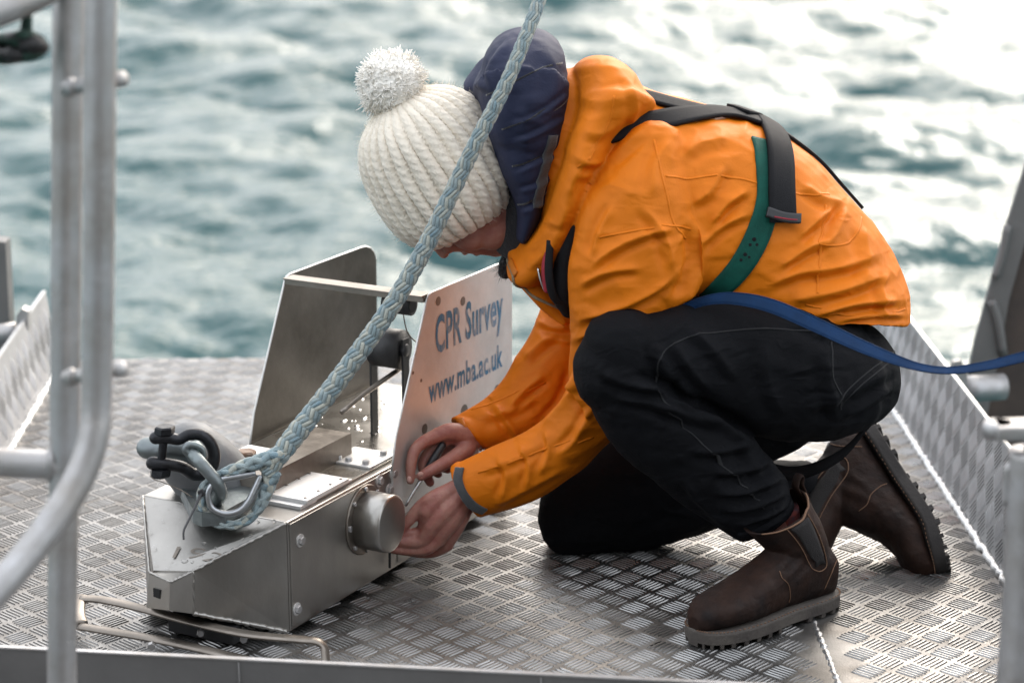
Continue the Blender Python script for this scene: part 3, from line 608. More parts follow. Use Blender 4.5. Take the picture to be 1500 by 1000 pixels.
pinp = obj('latch_pin', tube([P(571, 792, 3.50), P(571, 815, 3.495), P(571, 831, 3.495)], .0022, 8, 4), M['black'], rec)
# runner frame on the deck
run = thing('runner_frame', G(300, 940), 'bent flat-bar runner frame lying on the deck under the nose of the recorder', 'runner')
def bar(pts, nm, w_=.011, par=run):
    return obj(nm, tube(pts, w_, 10, 8, flat=.42, ref=(0, 0, 1)), M['dullsteel'], par)
zr = .040
bar([G(x, y, zr) for x, y in ((118, 876), (150, 878), (205, 890), (280, 910), (360, 928), (440, 936), (462, 938))] + [G(474, 946, zr - .008), G(477, 962, .018), G(478, 978, .005)], 'upper_bar')
bar([G(x, y, zr - .012) for x, y in ((118, 917), (160, 924), (230, 936), (320, 956), (400, 976))], 'lower_bar')
bar([G(120, 874, zr), G(113, 884, zr - .004), G(112, 900, zr - .008), G(116, 914, zr - .011)], 'end_loop', .014)
for x, y in ((294, 925), (357, 934), (222, 944)):
    obj('bolt', disc_bolt(G(x, y, zr - .016), np.array([.1, -1, 0]), .006, .008), M['galv'], run, smooth=False)
obj('foot_pad', merge(box(G(300, 918, zr / 2), V3 * .06, U3 * .012, AZ * (zr / 2 - .006), .002)), M['black'], run, smooth=False)
# ------------------------------------------------------------------ shackles, thimble, rope
ds = thing('shackle', P(265, 660, 3.33), 'black bow shackle with a hex pin, holding the swivel eye', 'shackle')
bowp = [P(228, 641, 3.28), P(246, 641, 3.28), P(262, 643, 3.285), P(278, 636, 3.29), P(298, 638, 3.295), P(312, 656, 3.30), P(313, 676, 3.30), P(302, 692, 3.30), P(284, 694, 3.295), P(266, 684, 3.285), P(246, 680, 3.28), P(224, 678, 3.28)]
obj('bow', tube(bowp, [.0098, .0094, .0088, .0088, .0092, .0094, .0096, .0098, .0098, .0096, .0098, .0105], 14, 7, rounded=True), M['blacksteel'], ds)
obj('pin', tube([P(241, 632, 3.28), P(238, 660, 3.28), P(234, 694, 3.28)], .0065, 12, 3), M['blacksteel'], ds)
obj('pin_head', disc_bolt(P(241, 634, 3.28), P(242, 622, 3.28) - P(241, 634, 3.28), .0155, .011, 6), M['blacksteel'], ds, smooth=False)
obj('nut', disc_bolt(P(236, 686, 3.28), P(234, 700, 3.28) - P(236, 686, 3.28), .0165, .013, 6), M['blacksteel'], ds, smooth=False)
obj('split_pin', tube([P(220, 696, 3.26), P(226, 702, 3.26), P(238, 706, 3.26), P(262, 716, 3.26), P(282, 728, 3.26)], .0008, 6, 5), M['dullsteel'], ds)
gs = thing('shackle', P(300, 690, 3.27), 'pale galvanised shackle linking the black shackle to the rope eye', 'shackle')
obj('bow', tube(pt([(280, 662, 3.265), (292, 676, 3.25), (306, 692, 3.245), (319, 708, 3.245), (324, 724, 3.255), (316, 736, 3.285)]), [.0105, .0100, .0095, .0095, .0095, .0090], 14, 7, rounded=True), M['zinc'], gs)
obj('eye', tube([P(285 + 13.5 * cos(a), 660 + 8.5 * sin(a) + 3 * cos(a), 3.262 + .004 * cos(a)) for a in np.linspace(0, 2 * pi, 14)][:-1], .0056, 12, 3, closed=True), M['zinc'], gs)
obj('eye_side', tube(pt([(286, 656, 3.275), (286, 668, 3.275)]), [.0125, .0125], 16, 3, rounded=True), M['zinc'], gs)
obj('pin', ball(P(284, 660, 3.262), (.010, .003, .006)), mat('pin_end_green', (.10, .19, .15), .45, .6, .3, 150), gs)
th = thing('thimble', P(345, 730, 3.27), 'bright steel thimble lining the eye of the rope', 'thimble')
thp = [(374, 692, 3.262), (350, 697, 3.255), (322, 703, 3.25), (309, 712, 3.245), (305, 726, 3.243), (311, 744, 3.243), (330, 752, 3.243), (350, 748, 3.245), (364, 734, 3.25), (374, 714, 3.256), (382, 696, 3.262)]
obj('channel', tube(pt(thp), [.0050, .0056, .0050, .0044, .0044, .0046, .0048, .0052, .0052, .0050, .0044], 12, 7), M['thimble'], th)
zt = thing('cable_tie', P(285, 745, 3.22), 'thin black cable tie hanging from the rope eye onto the nose plate', 'cable tie')
obj('tail', tube(pt([(296, 718, 3.225), (290, 733, 3.215), (281, 752, 3.20), (273, 768, 3.185), (269, 778, 3.178), (269, 790, 3.172)]), [.0028, .0026, .0022, .002, .0018, .0015], 6, 5, flat=.5), M['plastic'], zt)
obj('head', box(P(295, 722, 3.224), (.004, 0, .002), (0, .003, 0), (-.002, 0, .005), .0008), M['plastic'], zt)

rope = thing('tow_rope', P(400, 680, 3.30), 'pale blue and cream braided rope running from the recorder up across the picture', 'rope')
rp = [(388, 694, 3.268, .0165), (404, 674, 3.275, .0188), (430, 640, 3.29, .0215), (465, 596, 3.305, .0205), (520, 524, 3.32, .0200), (575, 446, 3.325, .0188), (622, 364, 3.33, .0178), (662, 282, 3.335, .0165), (700, 204, 3.34, .0155), (738, 130, 3.35, .0145), (766, 64, 3.37, .0140), (788, 6, 3.40, .0135), (806, -60, 3.44, .0132), (828, -150, 3.50, .013)]
C4 = spline(np.array([list(P(a, b, c)) + [d] for a, b, c, d in rp]), 60); cc, rr = C4[:, :3], C4[:, 3] * .72
arc = np.concatenate([[0], np.cumsum(np.linalg.norm(np.diff(cc, axis=0), axis=1))])
T = np.gradient(cc, axis=0); T /= np.linalg.norm(T, axis=1)[:, None]; N = np.zeros_like(T); n_ = np.array([0, -1., 0])
for i in range(len(T)): n_ = n_ - T[i] * (n_ @ T[i]); n_ /= np.linalg.norm(n_); N[i] = n_
B = np.cross(T, N); PITCH = .19
def strand(k, hand):
    ph = hand * 2 * pi * arc / PITCH + k * 2 * pi / 12
    wv = np.sin(6 * (2 * pi * arc / PITCH) + pi / 4 + (0 if hand > 0 else pi)); wv = np.sign(wv) * np.abs(wv) ** .6
    r = rr * (.80 + .11 * wv)
    c = cc + r[:, None] * (np.cos(ph)[:, None] * N + np.sin(ph)[:, None] * B)
    tt = np.gradient(c, axis=0); tt /= np.linalg.norm(tt, axis=1)[:, None]
    out = c - cc; out /= np.linalg.norm(out, axis=1)[:, None]; sd_ = np.cross(tt, out); sd_ /= np.linalg.norm(sd_, axis=1)[:, None]
    a = np.arange(10) / 10 * 2 * pi; w_ = rr * .215; h_ = rr * .165
    lump = 1 + .05 * np.sin(arc * 90 + k * 2.1) + .07 * noise3(np.column_stack([arc * 60, np.full(len(arc), k * 3.7 + hand), np.zeros(len(arc))])) * 2
    R = c[:, None] + (np.cos(a)[None, :, None] * (w_ * lump)[:, None, None]) * sd_[:, None] + (np.sin(a)[None, :, None] * h_[:, None, None]) * out[:, None]
    return rings(R)
pal = ['ropeA', 'ropeB', 'ropeA', 'ropeC', 'ropeB', 'ropeA', 'ropeB', 'ropeA', 'ropeC', 'ropeA', 'ropeB', 'ropeA']
for k in range(12):
    obj('strand', strand(k, 1), M[pal[k]], rope); obj('strand', strand(k + .0, -1), M[pal[(k + 3) % 12]], rope)
obj('core', tube(cc[::12], rr[::12] * .72, 12, 2), M['ropeA'], rope)
# eye of the rope: three-strand tail round the thimble
eyep = spline(np.array([list(P(*q)) for q in [(412, 664, 3.275), (392, 672, 3.268), (366, 680, 3.262), (338, 690, 3.258), (312, 702, 3.256), (297, 718, 3.254), (297, 742, 3.253), (310, 762, 3.253), (334, 769, 3.253), (360, 763, 3.256), (380, 742, 3.26), (391, 716, 3.268), (398, 690, 3.272)]]), 24)
tt = np.gradient(eyep, axis=0); tt /= np.linalg.norm(tt, axis=1)[:, None]; nn = np.cross(tt, [0, 1., 0]); nn /= np.linalg.norm(nn, axis=1)[:, None]; bb = np.cross(tt, nn)
ea = np.concatenate([[0], np.cumsum(np.linalg.norm(np.diff(eyep, axis=0), axis=1))]); er = np.interp(np.arange(len(eyep)) / len(eyep), [0, .15, .35, .6, .8, .92, 1], [.0125, .011, .0075, .0068, .0072, .011, .0145])
for k in range(6):
    ph = ea / .075 * 2 * pi * (1 if k % 2 else -1) + k * 2 * pi / 6
    obj('eye_strand', tube((eyep + (er * .6)[:, None] * (np.cos(ph)[:, None] * nn + np.sin(ph)[:, None] * bb))[::2], er[::2] * .50, 8, 1), M[['ropeA', 'ropeC', 'ropeB', 'ropeA', 'ropeC', 'ropeA'][k]], rope)
# loose fibres along the rope
fv, ff = [], []
for i in range(900):
    j = int(RNG.integers(10, len(cc) - 5)); a = RNG.random() * 2 * pi; d = cos(a) * N[j] + sin(a) * B[j]; p0 = cc[j] + d * rr[j] * .95
    p1 = p0 + d * RNG.uniform(.001, .0045) + T[j] * RNG.normal(0, .006); s_ = np.cross(p1 - p0, RNG.normal(0, 1, 3)); s_ *= .00018 / (np.linalg.norm(s_) + 1e-9)
    o_ = len(fv); fv += [p0 - s_, p0 + s_, p1]; ff.append((o_, o_ + 1, o_ + 2))
obj('loose_fibres', (np.array(fv), ff), M['ropeB'], rope, kind='stuff')

# water drops beaded on the metal
def drops(n, place, rmin, rmax):
    base_ = []
    for m_, (ct_, h) in enumerate(((1, 0), (.8, .6), (.42, .9))): base_.append([(ct_ * cos(a), ct_ * sin(a), h) for a in np.arange(7) / 7 * 2 * pi])
    base_ = np.array(base_).reshape(-1, 3); base_ = np.vstack([base_, [[0, 0, 1]]])
    fb = [(i * 7 + j, i * 7 + (j + 1) % 7, (i + 1) * 7 + (j + 1) % 7, (i + 1) * 7 + j) for i in range(2) for j in range(7)] + [(14 + j, 14 + (j + 1) % 7, 21) for j in range(7)]
    V, F, o_ = [], [], 0
    for _ in range(n):
        p, e1, e2, nr = place(); r = rmin + (rmax - rmin) * RNG.random() ** 3; el = RNG.uniform(.8, 1.5)
        V.append(p + base_[:, :1] * e1 * r * el + base_[:, 1:2] * e2 * r + base_[:, 2:] * nr * r * .45); F += [tuple(i + o_ for i in q) for q in fb]; o_ += 22
    return np.concatenate(V), F
def on_top():
    return L3(RNG.uniform(.27, .69), RNG.uniform(-W + .02, -.015), HB + .0042), U3, V3, AZ
def on_deck_top():
    return L3(RNG.uniform(.01, .2), RNG.uniform(-.09, -.01), HB + (.0122 if RNG.random() < .5 else .0122)), U3, V3, AZ
def on_nose():
    a, b = RNG.random() ** 1.5, RNG.random(); A_ = L3(-.001, -W + .01, HB) + (L3(-.001, -.01, HB) - L3(-.001, -W + .01, HB)) * b; B_ = FL + (FR - FL) * b
    return A_ + (B_ - A_) * a + sn_ * .0003, sx_, sy_, sn_
obj('water_drops', merge(drops(90, on_top, .0018, .0060), drops(90, on_nose, .0008, .0042)), M['drop'], rec, kind='stuff')
# ------------------------------------------------------------------ the kneeling person
YM = 3.55
# body: one continuous surface (head, neck, trunk, limbs, hands); mostly inside the clothes
def hand_chain(pts, r): return tube([P(*q) for q in pts], r, 12, 5, rounded=True, ref=(0, 1, .3))
B = []
B += [sect([(1240, 420, 1120, 440, YM, .11), (1150, 280, 1030, 400, YM, .12), (1010, 205, 900, 350, YM, .13), (900, 190, 850, 300, YM, .10)], 5, 28),
      tube([P(900, 250, YM), P(830, 270, YM), P(760, 290, 3.56)], [.07, .058, .056], 20, 5),
      ball(P(672, 262, 3.565), (.088, .076, .088), 32, 20), ball(P(708, 305, 3.565), (.066, .068, .060), 28, 16)]
# jaw, chin, cheeks, nose, lips, brow
B += [tube([P(744, 330, 3.565), P(730, 346, 3.565), P(718, 349, 3.565)], [.044, .034, .027], 16, 5, rounded=True),
      tube([P(664, 349, 3.565), P(690, 353, 3.565), P(722, 356, 3.565)], [.019, .020, .0205], 18, 5, flat=1.3, ref=(0, 1, 0), rounded=True),
      ball(P(690, 336, 3.525), (.038, .026, .034)), ball(P(690, 336, 3.605), (.038, .026, .034)), ball(P(668, 338, 3.565), (.040, .036, .034)),
      ball(P(720, 330, 3.53), (.042, .028, .040)), ball(P(720, 330, 3.60), (.042, .028, .040)),
      tube([P(634, 346, 3.565), P(643, 360, 3.565), P(650, 370.5, 3.565)], [.009, .0105, .0090], 14, 5, rounded=True), ball(P(657, 365, 3.554), (.008, .008, .0075)), ball(P(657, 365, 3.576), (.008, .008, .0075)),
      tube([P(682, 366, 3.547), P(681, 369, 3.565), P(682, 366, 3.583)], [.0045, .0056, .0045], 10, 5, rounded=True), tube([P(698, 367, 3.547), P(698, 370, 3.565), P(698, 367, 3.583)], [.005, .0060, .005], 10, 5, rounded=True), ball(P(726, 362, 3.565), (.018, .02, .0155)),
      ball(P(715, 272, 3.515), (.016, .02, .024)), ball(P(715, 272, 3.615), (.016, .02, .024))]
# arms inside the sleeves
B += [tube([P(950, 270, 3.42), P(920, 420, 3.39), P(885, 590, 3.47), P(770, 680, 3.51), P(700, 712, 3.52)], [.05, .042, .034, .03, .024], 14, 6),
      tube([P(880, 330, 3.68), P(840, 470, 3.70), P(790, 590, 3.67), P(715, 625, 3.63)], [.045, .038, .032, .024], 14, 6)]
# legs inside the trousers
B += [tube([P(1205, 540, 3.45), P(1050, 530, 3.38), P(905, 535, 3.32)], [.075, .062, .048], 16, 6), tube([P(905, 540, 3.32), P(1000, 640, 3.33), P(1110, 735, 3.35), P(1142, 790, 3.355), P(1160, 850, 3.36), P(1105, 895, 3.31)], [.046, .044, .032, .026, .024, .022], 14, 6),
      tube([P(1195, 540, 3.62), P(1000, 640, 3.64), P(850, 745, 3.65)], [.07, .06, .045], 16, 6), tube([P(850, 750, 3.65), P(1000, 730, 3.66), P(1130, 715, 3.66), P(1200, 705, 3.67), P(1240, 695, 3.67)], [.044, .040, .03, .024, .02], 14, 6)]
# her left hand (near): back of the hand to the camera, thumb up, fingers reaching under the drive cover
B += [tube([P(716, 706, 3.52), P(690, 718, 3.52), P(672, 727, 3.52)], [.024, .0235, .0245], 16, 5, flat=.78, ref=(0, 1, 0)),
      hand_chain([(676, 712, 3.518), (650, 726, 3.512), (626, 750, 3.508)], [.016, .0155, .0135]), hand_chain([(676, 724, 3.512), (654, 748, 3.505), (632, 772, 3.503)], [.017, .0165, .0135]),
      hand_chain([(678, 734, 3.514), (660, 764, 3.508), (642, 788, 3.509)], [.017, .0155, .0128]), hand_chain([(682, 742, 3.522), (668, 772, 3.520), (655, 796, 3.523)], [.015, .0135, .0115]),
      hand_chain([(672, 716, 3.52), (640, 728, 3.512), (617, 742, 3.516), (601, 760, 3.512), (590, 774, 3.508)], [.016, .0145, .0118, .0098, .0076]),
      hand_chain([(626, 752, 3.508), (618, 776, 3.516), (598, 782, 3.512), (582, 781, 3.506)], [.0128, .0104, .0088, .0068]),
      hand_chain([(632, 774, 3.503), (618, 792, 3.504), (596, 795, 3.505), (576, 792, 3.502)], [.0130, .0108, .0092, .0072]),
      hand_chain([(642, 790, 3.509), (624, 804, 3.506), (598, 806, 3.506), (572, 804, 3.500)], [.0126, .0104, .0088, .0070]),
      hand_chain([(655, 798, 3.523), (636, 808, 3.528), (614, 810, 3.528), (596, 808, 3.522)], [.0110, .0092, .0078, .0062])]
# her right hand (far): palm turned down, pinching the screwdriver between thumb and bent fingers
B += [tube([P(716, 628, 3.62), P(694, 640, 3.61), P(678, 648, 3.60)], [.023, .0225, .0235], 16, 5, flat=.8, ref=(0, 1, 0)),
      hand_chain([(686, 636, 3.600), (660, 632, 3.588), (640, 637, 3.578)], [.0165, .0150, .0125]), hand_chain([(688, 644, 3.608), (664, 640, 3.600), (648, 644, 3.592)], [.016, .015, .0125]),
      hand_chain([(690, 652, 3.616), (668, 652, 3.612), (652, 652, 3.606)], [.016, .014, .0118]), hand_chain([(690, 658, 3.622), (672, 660, 3.620), (660, 662, 3.616)], [.014, .0125, .0108]),
      hand_chain([(640, 638, 3.578), (621, 647, 3.562), (607, 660, 3.548), (602, 682, 3.540), (601, 703, 3.537)], [.0124, .0110, .0100, .0090, .0072]),
      hand_chain([(648, 646, 3.592), (628, 664, 3.582), (620, 684, 3.572), (630, 706, 3.565)], [.0120, .0104, .0096, .0078]),
      hand_chain([(652, 654, 3.606), (634, 672, 3.602), (632, 686, 3.598), (642, 694, 3.594)], [.0112, .0096, .0084, .0070]),
      hand_chain([(660, 664, 3.616), (646, 676, 3.616), (646, 684, 3.614), (656, 688, 3.610)], [.0100, .0084, .0074, .0064]),
      hand_chain([(684, 658, 3.588), (662, 672, 3.566), (644, 682, 3.552), (629, 690, 3.545), (617, 697, 3.543)], [.0155, .0130, .0110, .0098, .0080])]
bv, bf = remesh(B, .0021, 5)
person = obj('person', (bv, bf), M['skin'])
tag(person, 'person in orange jacket and cream bobble hat kneeling on one knee over the recorder', 'person')
PB = person
E_ = []
for Y_ in (3.533, 3.597):
    ey_ = obj('eye', ball(P(655, 352, Y_), (.0115, .0115, .0115), 16, 10), mat('eye_white', (.7, .66, .62), .2), PB)
    obj('iris', ball(P(652, 357, Y_), (.006, .006, .006), 12, 8), mat('iris', (.05, .04, .03), .2), ey_)
def nail(x, y, Y, ex, par):
    obj('fingernail', ball(P(x, y, Y), ex, 10, 6), mat('nail', (.62, .36, .30), .3), par)
nail(599.5, 702, 3.531, (.0042, .0018, .006), PB); nail(616, 694, 3.536, (.005, .0018, .0042), PB)

# ---- jacket
J = [sect([(1331, 470, 1050, 452, 3.535, .172), (1327, 418, 1005, 440, 3.54, .178), (1296, 350, 965, 430, 3.545, .180), (1240, 280, 915, 432, YM, .182), (1180, 219, 868, 430, YM, .185), (1100, 173, 815, 400, YM, .185), (1020, 150, 790, 360, YM, .175), (950, 128, 780, 320, YM, .15), (890, 110, 775, 300, YM, .11)], 7, 48, capA=0, sq=2.3)]
J += [sect([(1005, 225, 890, 225, 3.43, .055), (1022, 315, 850, 290, 3.40, .072), (1020, 400, 836, 385, 3.385, .074), (990, 468, 833, 455, 3.40, .068), (955, 545, 833, 520, 3.44, .062), (915, 622, 826, 575, 3.475, .056), (848, 688, 775, 633, 3.50, .054), (778, 735, 716, 660, 3.515, .048), (704, 757, 663, 684, 3.522, .040)], 7, 36, capB=0)]
J += [sect([(900, 330, 800, 330, 3.68, .07), (880, 440, 795, 440, 3.71, .066), (865, 560, 764, 512, 3.69, .06), (800, 638, 720, 576, 3.655, .052), (716, 664, 664, 612, 3.628, .040)], 7, 32, capB=0)]
# hood folded down on the shoulders, collar and front edge
J += [sect([(938, 134, 838, 122, 3.55, .140), (959, 168, 834, 158, 3.54, .165), (936, 208, 829, 208, 3.52, .165), (892, 250, 818, 252, 3.50, .15), (862, 292, 799, 300, 3.49, .12), (836, 340, 770, 344, 3.495, .09), (806, 388, 745, 378, 3.51, .068)], 7, 40, sq=2.2)]
J += [sect([(790, 372, 743, 376, 3.53, .055), (815, 405, 758, 412, 3.53, .06), (850, 440, 800, 448, 3.54, .07)], 5, 24)]
# cuffs: a slightly wider band
J += [sect([(712, 752, 670, 678, 3.521, .043), (704, 757.5, 661, 684, 3.522, .0425)], 4, 28, 0, 0), sect([(726, 655, 682, 606, 3.634, .042), (704, 660, 662, 611, 3.624, .042)], 4, 28, 0, 0)]
jv, jf = remesh(J, .0027, 9)
JF = [([(1016, 322), (1024, 370), (1012, 420), (988, 448)], 8.2, 0.0132), ([(866, 392), (905, 362), (950, 343), (990, 335)], 6.8, 0.0078), ([(848, 420), (890, 398), (940, 392)], 6.8, 0.0072), ([(842, 470), (890, 455), (950, 430), (990, 400)], 7.5, 0.0090),
      ([(838, 500), (880, 482), (940, 466)], 6.0, 0.0072), ([(940, 300), (975, 350), (985, 400)], 8.2, 0.0060), ([(900, 300), (880, 340), (870, 380)], 7.5, 0.0060), ([(836, 556), (852, 590), (868, 612)], 6.0, 0.0096), ([(846, 540), (826, 590), (792, 628)], 6.8, 0.0078), ([(870, 590), (845, 640), (815, 668)], 6.8, 0.0066), ([(800, 628), (806, 660), (790, 696)], 6.8, 0.0066),
      ([(762, 650), (776, 684), (770, 716)], 6.0, 0.0060), ([(730, 668), (742, 700), (732, 735)], 6.0, 0.0060), ([(700, 690), (745, 676), (790, 650)], 6.8, 0.0042), ([(720, 742), (770, 716), (830, 680)], 7.5, 0.0054),
      ([(745, 600), (770, 572), (800, 548)], 6.0, 0.0072), ([(724, 592), (746, 622), (760, 640)], 6.0, 0.0072), ([(768, 530), (800, 500), (822, 490)], 6.8, 0.0072), ([(790, 470), (815, 480), (836, 478)], 6.0, 0.0072), ([(700, 610), (740, 606), (790, 580)], 6.8, 0.0054),
      ([(1040, 330), (1065, 300), (1096, 278)], 6.8, 0.0078), ([(1022, 360), (1060, 330), (1100, 312)], 6.8, 0.0072), ([(1010, 300), (1040, 280), (1062, 240)], 8.2, 0.0060), ([(1000, 230), (1030, 210), (1070, 205)], 9.0, 0.0048), ([(985, 200), (960, 240), (955, 290)], 9.0, 0.0048),
      ([(1165, 352), (1195, 325), (1226, 300)], 6.8, 0.0078), ([(1140, 392), (1180, 366), (1216, 350)], 6.8, 0.0084), ([(1120, 420), (1170, 400), (1230, 392), (1290, 372)], 8.2, 0.0084), ([(1150, 440), (1220, 428), (1310, 400)], 8.2, 0.0078), ([(1190, 462), (1250, 446), (1322, 440)], 6.8, 0.0084), ([(1230, 470), (1280, 462), (1328, 462)], 4.5, 0.0060),
      ([(1175, 270), (1205, 290), (1240, 300)], 7.5, 0.0060), ([(1240, 300), (1225, 340), (1200, 372)], 8.2, 0.0066), ([(1262, 330), (1270, 380), (1262, 420)], 9.0, 0.0060), ([(1300, 400), (1290, 430), (1300, 470)], 6.8, 0.0066),
      ([(845, 140), (880, 150), (925, 140)], 9.0, 0.0025), ([(850, 190), (880, 196), (915, 172), (940, 150)], 9.0, 0.0038), ([(838, 225), (870, 240), (905, 222), (948, 185)], 8.2, 0.0051), ([(842, 262), (872, 256), (900, 240)], 6.8, 0.0031), ([(915, 110), (930, 150), (925, 190)], 7.5, 0.0031), ([(832, 290), (842, 262), (862, 232)], 6.8, 0.0031), ([(800, 320), (820, 330), (832, 300)], 6.0, 0.0025), ([(765, 370), (790, 350), (810, 316)], 6.8, 0.0025), ([(772, 396), (792, 378), (810, 360)], 6.0, 0.0020)]
def puff(v, n):
    a = noise3(v * [9, 9, 9] + 3) * .007 + noise3(v * [22, 18, 22] + 11) * .0045
    r1 = 1 - np.abs(noise3(v * [13, 10, 17] + 31)) * 2; r2 = 1 - np.abs(noise3((v @ np.array([[.8, 0, .6], [0, 1, 0], [-.6, 0, .8]])) * [34, 26, 16] + 57)) * 2
    return a + (r1 - .75) * .006 * np.clip(noise3(v * 5 + 77) * 3 + .6, 0, 1) + (r2 - .75) * .004 * np.clip(noise3(v * 6 + 17) * 3 + .4, 0, 1)
jv = creases(jv, jf, JF, puff)
jacket = obj('jacket', (jv, jf), M['orange'], PB); JB = bvh_of(jacket)
for nm, pts in (('armhole', [(958, 205), (968, 250), (980, 300), (990, 332), (1005, 350)]), ('yoke', [(975, 258), (1010, 262), (1045, 257), (1085, 262), (1112, 269)]), ('sleeve', [(878, 348), (930, 338), (985, 331), (1012, 336)]), ('side', [(1158, 282), (1190, 286), (1215, 284)]), ('pocket', [(1210, 300), (1205, 340), (1202, 358), (1240, 357), (1256, 340), (1262, 318)]), ('panel', [(1204, 358), (1200, 400), (1198, 430)]), ('hem', [(1180, 446), (1240, 462), (1290, 464), (1326, 452)]), ('hoodseam', [(846, 246), (870, 222), (892, 180), (900, 140)]), ('forearm', [(700, 692), (760, 672), (820, 650), (870, 640)]), ('far', [(690, 600), (740, 582), (800, 560)])):
    obj('seam', strap(JB, pts, .0034, .0003, .0003, 3, 8), M['orange'], jacket)
# hook-and-loop tab round the near cuff, and the tab on the far cuff
obj('cuff_tab', strap(JB, [(674, 686), (671, 700), (678, 722), (693, 740), (710, 748)], .0150, .0022, .0012, 6, 8), M['greytab'], jacket)
obj('cuff_tab', strap(JB, [(668, 606, 3.60), (678, 622), (690, 640), (700, 655)], .021, .003, .001, 6, 8), M['orangeseam'], jacket)
obj('zip', strap(JB, [(744, 380), (752, 402), (772, 424), (800, 443), (826, 455)], .0036, .0018, .001, 3, 10), M['zipper'], jacket)
obj('collar_tab', strap(JB, [(748, 382), (752, 392), (757, 402)], .010, .002, .001, 4, 6), M['orangeseam'], jacket)
# quilted hood lining standing round the nape
HL = [sect([(828, 98, 704, 98, 3.55, .122), (835, 128, 692, 128, 3.55, .133), (834, 160, 702, 150, 3.54, .130), (827, 210, 716, 205, 3.54, .120), (812, 262, 731, 256, 3.53, .108), (795, 312, 755, 304, 3.52, .085), (772, 350, 757, 344, 3.515, .06)], 7, 40, sq=2.4),
      sect([(752, 92, 696, 94, 3.63, .06), (738, 116, 680, 116, 3.63, .06)], 6, 24)]
hv, hf = remesh(HL, .0034, 9)
HQ = [ ([(745, 178), (790, 162), (832, 130)], 4, -.0038), ([(748, 204), (790, 188), (826, 166)], 4, -.0038), ([(754, 250), (790, 232), (820, 218)], 4, -.0038), ([(758, 276), (785, 268), (808, 250)], 4, -.0038), ([(760, 306), (780, 300), (796, 288)], 4, -.0038),
      ([(712, 128), (706, 104), (724, 72), (744, 54)], 6, -.005), ([(760, 70), (752, 100), (748, 140)], 10, .004), ([(800, 70), (812, 110), (808, 150)], 12, .004), ([(780, 130), (770, 180), (772, 230)], 12, .004)]
hv = creases(hv, hf, HQ, lambda v, n: noise3(v * 12) * .007 + noise3(v * 40 + 9) * .0015)
lining = obj('hood_lining', (hv, hf), M['navy'], jacket)
LB = bvh_of(lining)
for pts in ([(712, 140), (745, 124), (785, 104), (824, 92)], [(735, 190), (778, 174), (834, 140)], [(750, 244), (785, 232), (822, 212)], [(758, 300), (778, 294), (800, 282)]):
    obj('quilt_seam', strap(LB, pts, .0026, .0002, .0002, 3, 8), M['fleece'], lining)
obj('reflective_patch', strap(LB, [(832, 205, 3.41), (822, 240, 3.41), (808, 278, 3.42), (794, 308, 3.43)], .020, .0015, .001, 6, 8), M['greytab'], jacket)
obj('neck_gaiter', remesh([tube([P(790, 240, 3.55), P(786, 295, 3.55), P(772, 340, 3.55), P(756, 372, 3.555)], [.058, .062, .056, .045], 24, 5), tube([P(752, 372, 3.54), P(744, 388, 3.54), P(740, 398, 3.54)], [.016, .015, .012], 14, 5, rounded=True)], .003, 3), M['fleece'], PB)
fv, ff = [], []
for i in range(500):
    a = P(742 + RNG.normal(0, 5), 390 + RNG.normal(0, 6), 3.525 + RNG.normal(0, .008)); d = RNG.normal(0, 1, 3) * [.006, .006, .006] + [-.003, -.003, -.005]; s_ = np.cross(d, RNG.normal(0, 1, 3)); s_ *= .0005 / np.linalg.norm(s_); o_ = len(fv); fv += [a - s_, a + s_, a + d]; ff.append((o_, o_ + 1, o_ + 2))
obj('fleece_fringe', (np.array(fv), ff), M['fleece'], PB, kind='stuff')

# ---- harness
har = obj('harness', merge(sect([(868, 285, 848, 300, 3.385, .016), (858, 330, 826, 335, 3.40, .018), (848, 385, 812, 385, 3.415, .020), (842, 430, 806, 430, 3.42, .020), (840, 456, 820, 452, 3.43, .016)], 6, 20)), M['webbing'], PB)
obj('red_edge', sect([(806, 352, 800, 354, 3.415, .012), (806, 390, 793, 392, 3.41, .012), (806, 425, 796, 424, 3.41, .010)], 5, 14), M['red'], har)
obj('zip_pull', tube(pt([(788, 392, 3.425), (792, 410, 3.42), (798, 426, 3.42)]), .002, 8, 4), M['tip'], har)
obj('chest_loop', tube(pt([(806, 352, 3.40), (804, 400, 3.395), (812, 436, 3.40), (832, 448, 3.41)]), [.006, .007, .007, .006], 10, 6, flat=.5), M['webbing'], har)
def web(nm, pts, wd, mt=None, th=.0022, off=.0022, par=har, bv_=None): return obj(nm, strap(bv_ or JB, pts, wd, th, off, stiff=.9), mt or M['webbing'], par)
t0_ = sect([(1331, 470, 1050, 452, 3.535, .172), (1327, 418, 1005, 440, 3.54, .178), (1296, 350, 965, 430, 3.545, .180), (1240, 280, 915, 432, YM, .182), (1180, 219, 868, 430, YM, .185), (1100, 173, 815, 400, YM, .185), (1020, 150, 790, 360, YM, .175), (950, 128, 780, 320, YM, .15), (890, 118, 775, 300, YM, .11)], 7, 48, capA=0, sq=2.3)
TB0 = BVHTree.FromPolygons([Vector(k_) for k_ in t0_[0]], t0_[1])              # the back under the folded hood
web('shoulder_strap', [(900, 128, 3.48), (940, 134, 3.48), (985, 145, 3.48), (1030, 154, 3.49), (1068, 160, 3.50)], [.034, .034, .034, .033, .026], off=.006, bv_=TB0)
web('shoulder_strap', [(890, 200), (930, 188), (975, 178), (1020, 171), (1064, 169), (1116, 184)], .036, off=.008, bv_=TB0)
web('side_webbing', [(1112, 205), (1118, 245), (1124, 290), (1112, 340), (1085, 390), (1048, 428), (1010, 450)], [.028, .026, .034, .038, .036, .032, .030], M['green'], off=.002)
